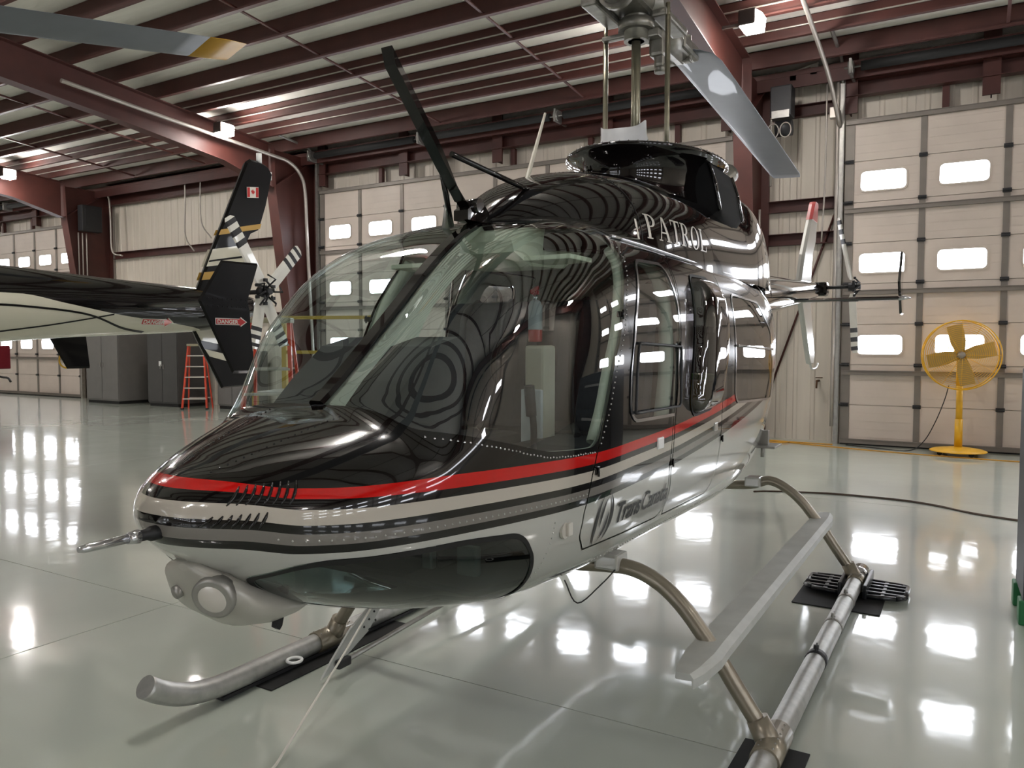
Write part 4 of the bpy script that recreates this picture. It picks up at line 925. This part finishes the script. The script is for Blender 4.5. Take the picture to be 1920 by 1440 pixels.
def paint_band(poly, f, m, nm, x=.037):
    out = []
    mb = MB()
    for s in (1, -1):
        P = f; mb.prism(P, .003, Matrix.Translation((s*x, 0, 0))@M4)
    return mb.build(nm, m, H2)
def quad(z0, z1, sl=.25):
    """slanted band across the fin"""
    def le(z): return 6.29+(z-2.12)*.472
    return [(le(z0)+.01, z0), (le(z1)+.01, z1), (min(7.05, 6.80+.9*max(0, z1-2.3)*.6)+.0, z1+sl*.4), (min(7.04, 6.80+.9*max(0, z0-2.3)*.6), z0+sl*.4)]
paint_band(None, [(6.545, 2.70), (6.572, 2.755), (7.065, 2.875), (7.045, 2.82)], M_gold, 'gold_band')
paint_band(None, [(6.40, 2.39), (6.475, 2.56), (6.86, 2.64), (6.835, 2.47)], M_cream, 'cream_band'); paint_band(None, [(6.345, 2.26), (6.375, 2.335), (6.83, 2.41), (6.82, 2.33)], M_gold, 'gold_band')
paint_band(None, [(6.425, 2.435), (6.433, 2.452), (6.845, 2.535), (6.842, 2.515)], M_black2, 'pin_stripe', .0385)
mb = MB()
for P, m, nm in (([(6.24, 1.85), (6.33, 1.70), (6.80, 1.62), (6.74, 1.86)], M_cream, 'cream_band'), ([(6.37, 1.62), (6.42, 1.55), (6.88, 1.44), (6.83, 1.52)], M_cream, 'cream_band')): paint_band(None, P, m, nm, .032)
fl = MB().prism([(6.885, 3.105), (7.03, 3.125), (7.03, 3.232), (6.885, 3.21)], .003, Matrix.Translation((.041, 0, 0))@M4).build('flag_decal', M_whp, H2)
for a in (6.888, 6.995): MB().prism([(a, 3.11+(a-6.885)*.14), (a+.032, 3.11+(a-6.885)*.14+.005), (a+.032, 3.205+(a-6.885)*.14+.005), (a, 3.205+(a-6.885)*.14)], .003, Matrix.Translation((.043, 0, 0))@M4).build('flag_bar', M_redp, fl)
leaf = [(0, -1), (.08, -.35), (.6, -.42), (.5, -.15), (.95, .2), (.75, .32), (.8, .62), (.45, .5), (.4, .62), (.2, .35), (.28, .85), (.12, .75), (0, 1.05)]; leaf = leaf+[(-a, b) for a, b in reversed(leaf[1:-1])]
MB().prism([(6.958+a*.026, 3.167+b*.032) for a, b in leaf], .003, Matrix.Translation((.043, 0, 0))@M4).build('flag_leaf', M_redp, fl)
MB().cyl((0, 7.08, 3.48), (0, 7.08, 3.58), .028, 12).build('beacon', M_white, H2); MB().cyl((0, 7.22, 3.34), (0, 7.22, 3.42), .018, 10).build('tail_light', M_white, H2)
st = [[(x, 5.55+a*.40, 1.985+b*.40) for a, b in ((0, 0), (.08, .045), (.3, .055), (1, 0), (.3, -.05), (.08, -.04))] for x in (-1.14, -.3, .3, 1.14)]
MB().loft(st, smooth=False).build('stabiliser', M_black2, H2)
FL2 = [(5.439, 1.998), (5.656, 2.32), (6.017, 2.327), (5.901, 2.02), (5.925, 1.93), (5.93, 1.80), (5.97, 1.43), (5.75, 1.43)]
fo = None
for s in (1, -1):
    o = slab(FL2, s*1.15, .03, M_black2, 'finlet', H2)
    rivets([[(s*1.15+.016*q, 5.52+.045*k, z) for k in range(9) for q in (-1, 1) for z in (1.96, 2.02)]], 'finlet_rivets', .006, o, M_black2)
def danger(parent, X, y0, z0, L=.30, sfn=None):
    h = L*.235; P = [(0, h*.2), (.78*L, h*.2), (.78*L, 0), (L, h*.5), (.78*L, h), (.78*L, h*.8), (0, h*.8)]
    fx = (lambda y, z: X) if sfn is None else sfn
    def put(P2, off): return [(fx(y0+a, z0+b)+off, y0+a, z0+b) for a, b in P2]
    c = (L*.45, h*.5); big = [(a+(.012 if a > c[0] else -.006)*L/.3, b+(.006 if b > h*.5 else -.006 if b < h*.5 else 0)*L/.3) for a, b in P]
    n = len(P); D = MB().add(put(big, .003), [tuple(range(n))]).build('danger_arrow', M_whp, parent); D['label'] = 'red arrow decal reading DANGER'
    MB().add(put(P, .005), [tuple(range(n))]).build('arrow_fill', M_redp, D)
    v, f = text_mesh('DANGER', h*.62, 0, .98, .0008); k = .70*L/max(p[0] for p in v)
    MB().add(put([(.03*L+p[0]*k, h*.5-h*.62*.36+p[1]) for p in v], .007), f).build('arrow_lettering', M_whp, D)
danger(H2, 1.15+.017, 5.585, 1.808, .29)
danger(H2, 0, 5.62, 1.818, .30, lambda y, z: math.sqrt(max(0, float(R2(y))**2-(z-float(C2(y)))**2)))
TR2 = (.45, 6.715, 2.16)
tail_rotor(H2, TR2, [(TR2[0], 6.30, 2.80), (TR2[0], 7.16, 2.62), (TR2[0], 6.60, 1.62), (TR2[0], 6.98, 1.66)], M_whp, M_dark, .13)
for k in range(5):
    a = k*1.26; MB().tube([(TR2[0]+.02, TR2[1]+.03*math.cos(a), TR2[2]+.03*math.sin(a)), (TR2[0]+.12, TR2[1]+.12*math.cos(a), TR2[2]+.12*math.sin(a)), (TR2[0]+.05, TR2[1]+.16*math.cos(a+.3), TR2[2]+.16*math.sin(a+.3))], .009, 6).build('pitch_link', M_blk, H2)
M_yel = mat('yellow_tip', '#b98b1e', .4)
rb = rotor_blade(H2, (-.0, 2.2, 3.50), (-.05, 6.80, 4.47), .38, mat('blade_grey_dark', '#5f6468', .5), (M_yel, 2), -.24, twist=.02)
rotor_blade(H2, (0, .7, 3.20), (0, -3.2, 2.5), .38, MATS['blade_grey_dark'], (M_yel, 2), .10)
MB().cyl((0, 1.43, 2.5), (0, 1.43, 3.42), .045, 14).box((0, 1.43, 3.36), (.2, 1.6, .12), Matrix.Rotation(.2, 3, 'X'), .03).build('rotor_mast', M_hub, H2)
# body of the second machine (outside the frame to the left)
by = [(-1.87, .02, 1.2, 1.21), (-1.7, .30, 1.0, 1.34), (-1.3, .5, .85, 1.48), (-.7, .62, .72, 1.92), (-.2, .65, .70, 2.2), (1.0, .66, .70, 2.28), (2.0, .64, .80, 2.3), (2.5, .56, 1.05, 2.32), (2.9, .45, 1.42, 2.34)]
rings = [[(w*math.copysign(abs(math.sin(a))**.7, math.sin(a)), y, (zt+zb)/2+(zt-zb)/2*math.copysign(abs(math.cos(a))**.75, math.cos(a))) for a in np.linspace(0, 2*math.pi, 40, endpoint=False)] for y, w, zb, zt in by]
MB().loft(rings).build('fuselage', M_black2, H2)
rings = [[(w*math.sin(a), y, 2.15+h*math.cos(a)) for a in np.linspace(-math.pi/2, math.pi/2, 20)] for y, w, h in ((-.2, .05, .05), (.3, .42, .34), (1.2, .5, .45), (2.2, .48, .45), (3.2, .34, .3))]
MB().loft(rings).build('engine_cowling', M_black2, H2)
for s in (1, -1):
    MB().tube(crom([(s*1.17, 2.7, .06), (s*1.17, 0, .06), (s*1.17, -.7, .06), (s*1.17, -1.1, .2)], 5), .05, 12).build('skid_tube', M_alu, H2)
for y in (0, 2.5): MB().tube(crom([(1.17, y, .06), (.9, y, .4), (.5, y, .68), (0, y, .7), (-.5, y, .68), (-.9, y, .4), (-1.17, y, .06)], 5), .035, 10).build('cross_tube', M_tube, H2)
# ------------------------------------------------------------------ loose things on the floor
# pedestal fan
FN = empty('pedestal_fan', (1.63, 10.55, 0), math.radians(8), label='yellow pedestal fan with four beige blades in front of the door', cat='fan')
M_fany = mat('fan_yellow', '#d9a514', .45, 0, .2, .08, 8); M_fanb = mat('fan_blade_beige', '#a98d4e', .5)
MB().lathe([(.02, .13), (.1, .125), (.34, .09), (.39, .07), (.39, .06), (.02, .06)], 36).build('base', M_fany, FN)
for k in range(4): MB().cyl((.3*math.cos(k*1.57+.5), .3*math.sin(k*1.57+.5)-.02, .035), (.3*math.cos(k*1.57+.5), .3*math.sin(k*1.57+.5)+.02, .035), .035, 12).build('caster', M_rubber, FN)
MB().cyl((0, 0, .1), (0, 0, .55), .055, 16).cyl((0, 0, .5), (0, 0, 1.05), .045, 16).build('pole', M_fany, FN)
FZ = 1.52; FR_ = .52
def circ(r, y, n=48): return [(r*math.cos(2*math.pi*k/n), y, FZ+r*math.sin(2*math.pi*k/n)) for k in range(n)]
for y in (-.13, .10): MB().tube(circ(FR_, y), .011, 6, True).build('guard_ring', M_fany, FN)
gw = MB()
for y, sg in ((-.13, -1), (.10, 1)):
    for r in np.linspace(.1, FR_, 16)[:-1]: gw.tube(circ(r, y+sg*.06*(1-(r/FR_)**2), 40), .0028, 3, True)
gw.build('guard_wires', M_fany, FN)['kind'] = 'stuff'
for k in range(12):
    a = k*math.pi/6; MB().tube([(FR_*math.cos(a), -.13, FZ+FR_*math.sin(a)), (.5*FR_*math.cos(a), -.175, FZ+.5*FR_*math.sin(a)), (.05*math.cos(a), -.19, FZ+.05*math.sin(a))], .003, 4).build('guard_rib', M_fany, FN)
sh = MB(); n = 48; sh.add([(x, y, z) for y in (-.10, .07) for r in (FR_+.008, FR_-.004) for x, _, z in circ(r, 0, n)], [f for k in range(n) for f in ((k, (k+1) % n, 2*n+(k+1) % n, 2*n+k), (n+k, 3*n+k, 3*n+(k+1) % n, n+(k+1) % n), (k, n+k, n+(k+1) % n, (k+1) % n), (2*n+k, 2*n+(k+1) % n, 3*n+(k+1) % n, 3*n+k))], True); 
MB().cyl((0, -.02, FZ), (0, .30, FZ), .095, 20).box((0, .14, FZ-.28), (.07, .05, .5), None, .01).build('motor', M_fany, FN)
MB().lathe([(.001, .07), (.05, .06), (.06, 0), (.001, 0)], 16, Matrix.Translation((0, -.05, FZ))@Matrix.Rotation(math.pi/2, 4, 'X')).build('hub', M_galv, FN)
for k in range(4):
    a = k*math.pi/2+.22; Rk = Matrix.Rotation(-a, 3, 'Y'); pts = []
    ring_ = []
    for r, w, tw in ((.06, .12, .30), (.2, .19, .28), (.35, .20, .24), (.46, .19, .2)): ring_.append([Vector((0, -.04, FZ))+Rk@Vector((r, sgn*w*math.sin(tw)*.5+dy, sgn*w*math.cos(tw)*.55)) for sgn, dy in ((-1, -.003), (1, -.003), (1, .003), (-1, .003))])
    MB().loft(ring_, smooth=False).build('blade', M_fanb, FN)
tag(MB().tube(crom([(1.48, 10.75, 1.05), (1.42, 10.8, .8), (1.30, 10.8, .45), (1.15, 10.75, .15), (.95, 10.6, .012), (.5, 10.7, .01), (0, 10.9, .01)], 6), .008, 6).build('power_cord', M_blk), 'thin dark cord hanging from the yellow fan to the floor', 'cord')
tag(MB().tube(crom([(-.3, 5.85, .008), (-.14, 5.98, .008), (.43, 6.18, .008), (.85, 6.2, .008), (1.23, 6.17, .008), (1.54, 6.03, .008), (1.75, 5.86, .008), (1.96, 5.75, .008), (2.25, 5.65, .008), (3.2, 5.4, .008)], 6), .009, 6).tube(crom([(-.3, 5.89, .008), (.0, 6.03, .008), (.6, 6.16, .008), (1.23, 6.13, .008), (1.6, 5.96, .008), (2.0, 5.70, .008), (3.2, 5.36, .008)], 6), .006, 6).build('extension_cord', mat('brown_cord', '#3a2614', .6)), 'dark brown extension cord lying across the open floor', 'cord')
tag(MB().tube(crom([(-3.0, 10.75, .008), (-1.6, 10.72, .008), (-1.0, 10.80, .008), (-.4, 10.6, .008), (.6, 10.35, .008), (1.6, 10.2, .008), (2.6, 10.15, .008), (4, 10.3, .008)], 6), .009, 6).tube(crom([(-2.5, 10.85, .008), (-1.2, 10.6, .008), (-.9, 10.78, .02), (-1.5, 10.9, .01), (-.2, 10.85, .008)], 6), .009, 6).build('yellow_cord', mat('yellow_cord_pvc', '#c08a1c', .5)), 'yellow cord lying along the foot of the door wall', 'cord')
# mats and the bear paw
for x, y, w, l, lb in ((1.16, -.10, .26, .50, 'black rubber mat under the front saddle of the near skid'), (1.10, 2.32, .52, .46, 'black rubber mat under the rear end of the near skid')):
    tag(MB().bb((x-w/2, y-l/2, 0), (x+w/2, y+l/2, .007), .002).build('rubber_mat', M_rubber), lb, 'mat')
tag(MB().bb((-1.30, -.55, 0), (-1.04, .5, .007), .002).build('rubber_mat', M_rubber), 'black rubber mat under the far skid tube with the rounded toe', 'mat')
M_paw = mat('bear_paw_plastic', '#15161a', .3, 0, .2)
for s in (1, -1):
    for q in (-1, 1):
        x0 = s*1.17+q*.075; pw = MB(); out = [(0, -.17), (.18, -.13), (.23, -.08), (.23, .17), (.20, .20), (0, .22)]
        for (a, b), (c, d) in zip(out, out[1:]+out[:1]): pw.tube([(x0+q*a, 2.52+b, .035), (x0+q*c, 2.52+d, .035)], .016, 6)
        for y in (-.08, .0, .08, .15): pw.bb((x0, 2.52+y-.012, .02), (x0+q*.225, 2.52+y+.012, .05), .004)
        pw.bb((x0+q*.10-.012, 2.37, .02), (x0+q*.10+.012, 2.72, .045), .004); pw.bb((x0-.012, 2.33, .02), (x0+.012, 2.76, .11), .006)
        pw.build('bear_paw', M_paw, HELI)
# white tow rope from the far step to the floor
tag(MB().tube([(-.872, -.02, .285), (-.80, -.28, .17), (-.50, -1.02, .012), (-.30, -1.55, .012), (-.1, -2.2, .012)], .0055, 8).build('tow_rope', mat('rope_white', '#d8d5ca', .7)), 'thin white rope stretched from the far step bracket to the floor', 'rope')
# fire extinguisher and boxes in the cabin
FE = empty('fire_extinguisher', (.10, -.01, 1.675), label='small fire extinguisher with white label and red foot inside the cockpit', cat='extinguisher'); FE.scale = (.72, .72, 1)
MB().lathe([(.001, 0), (.042, 0), (.045, .01), (.045, .05), (.044, .055)], 20).build('foot', M_redp, FE); MB().lathe([(.044, .055), (.045, .06), (.045, .16), (.035, .18), (.018, .19), (.001, .19)], 20).build('bottle', mat('ext_label', '#b9bdbd', .4), FE)
MB().cyl((0, 0, .185), (0, 0, .215), .016, 12).build('neck', M_chrome, FE); MB().box((0, -.01, .235), (.025, .08, .02), Matrix.Rotation(.3, 3, 'X'), .006).box((0, 0, .222), (.03, .05, .02), None, .005).build('valve_lever', M_redp, FE)
bx = empty('storage_box', (.33, 1.80, 1.245), label='yellow storage box with green lid behind the aft cabin window', cat='box'); MB().bb((-.15, -.10, 0), (.15, .10, .20), .015).build('body', mat('box_yellow', '#8f7a2a', .6), bx); MB().bb((-.155, -.105, .20), (.155, .105, .235), .01).build('lid', mat('box_green', '#55803a', .6), bx)
pc = MB().bb((.12, 1.73, 1.245), (.155, 1.87, 1.5), .012).build('survival_bag', M_redp); tag(pc, 'red first aid pouch leaning beside the yellow storage box', 'pouch')
# step ladders
M_fib = mat('orange_fibreglass', '#c43c1c', .5, 0, .1, .08, 10); M_alst = mat('ladder_step', '#b9b5ab', .4, .5)
def ladder(loc, rz, H, w0, w1, depth, label, steps):
    L = empty('step_ladder', loc, rz, label=label, cat='ladder')
    for s in (-1, 1):
        MB().loft([[(s*w0/2+a, -depth/2+b, 0) for a, b in ((-.02, -.035), (.02, -.035), (.02, .035), (-.02, .035))], [(s*w1/2+a, -.05+b, H) for a, b in ((-.02, -.035), (.02, -.035), (.02, .035), (-.02, .035))]], smooth=False).build('rail', M_fib, L)
        MB().loft([[(s*w0/2+a, depth/2+b, 0) for a, b in ((-.015, -.025), (.015, -.025), (.015, .025), (-.015, .025))], [(s*w1/2+a, .05+b, H) for a, b in ((-.015, -.025), (.015, -.025), (.015, .025), (-.015, .025))]], smooth=False).build('rear_rail', M_fib, L)
        MB().bb((s*w0/2-.03, -depth/2-.045, 0), (s*w0/2+.03, -depth/2+.045, .04)).build('foot', M_rubber, L)
    for k in range(1, steps+1):
        t = k/(steps+1); w = w0+(w1-w0)*t; y = -depth/2+(depth/2-.05)*t; MB().bb((-w/2, y-.045, H*t-.015), (w/2, y+.045, H*t+.012), .004).build('step', M_alst, L)
        if k % 2: MB().bb((-w/2, -y-.012, H*t-.012), (w/2, -y+.012, H*t+.012)).build('rear_brace', M_alst, L)
    MB().bb((-w1/2-.03, -.12, H-.03), (w1/2+.03, .12, H+.03), .012).build('top_cap', mat('ladder_cap', '#8f8a72', .5), L)
    return L
ladder((-5.15, 3.25, 0), math.radians(36), 1.94, .66, .40, 1.1, 'large orange step ladder behind the tail rotor with four striped blades', 6)
ladder((-15.5, 10.2, 0), math.radians(35), 1.65, .62, .38, .5, 'small orange step ladder beside the grey cabinets', 5)
# grey cabinets, planks
M_cab = mat('cabinet_grey', '#6b6966', .6, 0, 0, .06, 4); M_cab2 = mat('cabinet_dark', '#434241', .6)
def cabinet(x0, x1, y0, y1, H, m, label):
    L = empty('storage_cabinet', ((x0+x1)/2, y0, 0), 0, label=label, cat='cabinet', group='grey cabinets at the back wall'); w = x1-x0
    MB().bb((-w/2, .02, .08), (w/2, y1-y0, H), .012).build('body', m, L); MB().bb((-w/2+.03, .04, 0), (w/2-.03, y1-y0-.02, .09)).build('plinth', M_rubber, L)
    for s in (-1, 1): d = MB().bb((s*w/4-w/4+.01, 0, .12), (s*w/4+w/4-.01, .022, H-.04), .006).build('door', m, L); MB().bb((s*.06-.012, -.02, H*.48), (s*.06+.012, .002, H*.48+.12), .004).build('handle', M_galv, d)
cabinet(-20.15, -18.65, 10.05, 11.25, 2.15, M_cab, 'mid grey steel cabinet beside the dark red column')
cabinet(-17.55, -16.3, 10.2, 11.2, 2.1, M_cab2, 'charcoal steel cabinet with white mark beside the leaning planks')
cabinet(-15.1, -14.0, 10.5, 11.2, 1.5, M_cab, 'low grey cabinet behind the small orange step ladder')
MB().box((-17.0, 10.195, 1.15), (.1, .006, .13)).build('note', M_white); tag(bpy.data.objects['note'], 'small white mark stuck on the charcoal cabinet', 'note')
tag(MB().bb((-18.45, 11.0, 0), (-18.28, 11.25, 2.3), .004).build('plank', mat('plank_white', '#c9c2b2', .6)), 'pale plank standing upright between the two cabinets', 'plank'); tag(MB().bb((-18.24, 11.05, 0), (-17.95, 11.25, 2.25), .004).build('plank', mat('plank_wood', '#8a5a24', .6, vary=.2, scale=3, stretch=(1, 1, .1))), 'brown wooden plank standing upright between the two cabinets', 'plank'); tag(MB().bb((-17.92, 11.0, 0), (-17.72, 11.25, 2.2), .004).build('plank', MATS['plank_white']), 'white plank beside the brown one at the charcoal cabinet', 'plank')
# yellow work stand behind the nose of the near machine
WS = empty('work_stand', (-6.4, 5.2, 0), math.radians(20), label='yellow maintenance work stand with handrail seen through the windshield', cat='stand'); M_sty = mat('stand_yellow', '#b79a3a', .5)
for x in (-.7, .7):
    for y in (-.45, .45): MB().bb((x-.035, y-.035, 0), (x+.035, y+.035, 2.1 if y > 0 else 1.0)).build('post', M_sty, WS)
for z in (1.55, 2.07): MB().bb((-.7, .43, z-.025), (.7, .47, z+.025)).build('handrail', M_sty, WS)
MB().bb((-.72, -.48, .95), (.72, .48, 1.0)).build('platform', M_galv, WS)
for z in (.3, .62): MB().bb((-.72, -.60, z), (.72, -.42, z+.03)).build('tread', M_galv, WS)
for s in (-1, 1): MB().bb((s*.7-.02, -.45, .2), (s*.7+.02, .45, .25)).build('side_rail', M_sty, WS)
# red service cart by the far door, its hose
RC = empty('service_cart', (-23.0, 8.6, 0), math.radians(10), label='dark red service cart in front of the far left door', cat='cart'); M_dred = mat('dark_red_paint', '#6d1220', .4, 0, .3)
MB().bb((-.9, -.4, .95), (.75, .4, 1.62), .03).build('cabinet', M_dred, RC); MB().bb((-.85, -.38, 1.0), (.70, -.39, 1.08)).build('white_band', M_whp, RC)
for x in (-.8, -.45):
    for y in (-.3, .3): MB().bb((x-.03, y-.03, .08), (x+.03, y+.03, .96)).build('leg', M_dark, RC); MB().cyl((x, y-.03, .08), (x, y+.03, .08), .08, 14).build('wheel', M_rubber, RC)
tag(MB().tube(crom([(-22.27, 8.14, 1.3), (-21.9, 8.2, 1.05), (-21.45, 8.35, .78), (-21.1, 8.4, .74), (-20.95, 8.4, .64)], 5), .03, 8).build('cart_hose', M_blk), 'black hose sticking out from the dark red service cart', 'hose')
tag(MB().tube([(-20.62+.02*math.sin(a*3), 9.75+.19*math.cos(a), 1.25+.26*math.sin(a)) for a in np.linspace(0, 12.0, 60)], .025, 6).build('hose_coil', mat('hose_yellow', '#c39a2c', .6)), 'yellow hose coil hanging on the red column past the cabinets', 'hose')
# heater and control box on the wall by the right column
HT_ = empty('door_operator', (-1.06, 10.62, 5.2), label='dark grey door operator with cable loops on the wall by the column', cat='motor'); MB().bb((-.17, -.16, .25), (.17, .16, .75), .02).build('housing', M_dark, HT_); MB().bb((-.14, -.17, .22), (.14, -.155, .34)).build('plate', M_galv, HT_); MB().cyl((-.1, 0, .08), (.16, 0, .08), .13, 18).build('motor', M_dark, HT_)
for k in range(2): MB().tube([(-.12+.2*k+.09*math.cos(a), -.14, .02+.12*math.sin(a)) for a in np.linspace(0, 2*math.pi, 20, endpoint=False)], .010, 6, True).build('cable_loop', M_cond, HT_)
BX = empty('control_box', (-20.70, 10.55, 4.95), label='dark electrical box on the red column above the grey cabinets', cat='box'); MB().bb((-.02, -.3, 0), (.22, .3, .75), .02).build('housing', M_dark, BX); MB().bb((.215, -.22, .1), (.235, .22, .65), .006).build('cover', M_dark, BX)
TP = empty('wall_tap', (-.52, 11.22, 1.05), label='brown tap on the wall sheet beside the right door', cat='tap'); M_brass = mat('old_brass', '#5a3f2a', .5, .5); MB().cyl((0, .16, 0), (0, -.06, 0), .02, 10).cyl((0, -.06, 0), (0, -.09, -.12), .016, 10).build('spout', M_brass, TP); MB().lathe([(.001, 0), (.06, 0), (.06, .015), (.001, .015)], 14, Matrix.Translation((.03, -.03, .05))).build('handle', M_brass, TP)
# green footed tool cabinet at the right edge, small red can by the door
TC = empty('tool_cabinet', (2.435, 2.62, 0), math.radians(2), label='tall dark tool cabinet with green feet beside the near skid', cat='cabinet'); M_grn = mat('green_paint', '#1f6a3c', .5)
MB().bb((-.34, -.25, .14), (.34, .25, 1.52), .01).build('body', mat('cart_dark', '#2a2d33', .5), TC)
for x in (-.3, .3):
    for y in (-.2, .2): MB().bb((x-.06, y-.06, 0), (x+.06, y+.06, .15), .01).build('foot', M_grn, TC)
for k in range(4): d = MB().bb((-.31, -.265, .2+.32*k), (.31, -.248, .48+.32*k), .005).build('drawer', M_dark, TC); MB().bb((-.2, -.285, .42+.32*k), (.2, -.262, .445+.32*k), .004).build('handle', M_galv, d)
GC = empty('fuel_can', (2.72, 10.0, 0), .3, label='small red fuel can on the floor near the right door', cat='can'); MB().bb((-.13, -.09, 0), (.13, .09, .26), .03).build('body', M_redp, GC); MB().cyl((.08, 0, .25), (.12, 0, .33), .02, 10).build('spout', M_blk, GC); MB().tube(crom([(-.1, 0, .25), (-.06, 0, .32), (.04, 0, .32), (.06, 0, .25)], 4), .012, 8).build('handle', M_redp, GC)
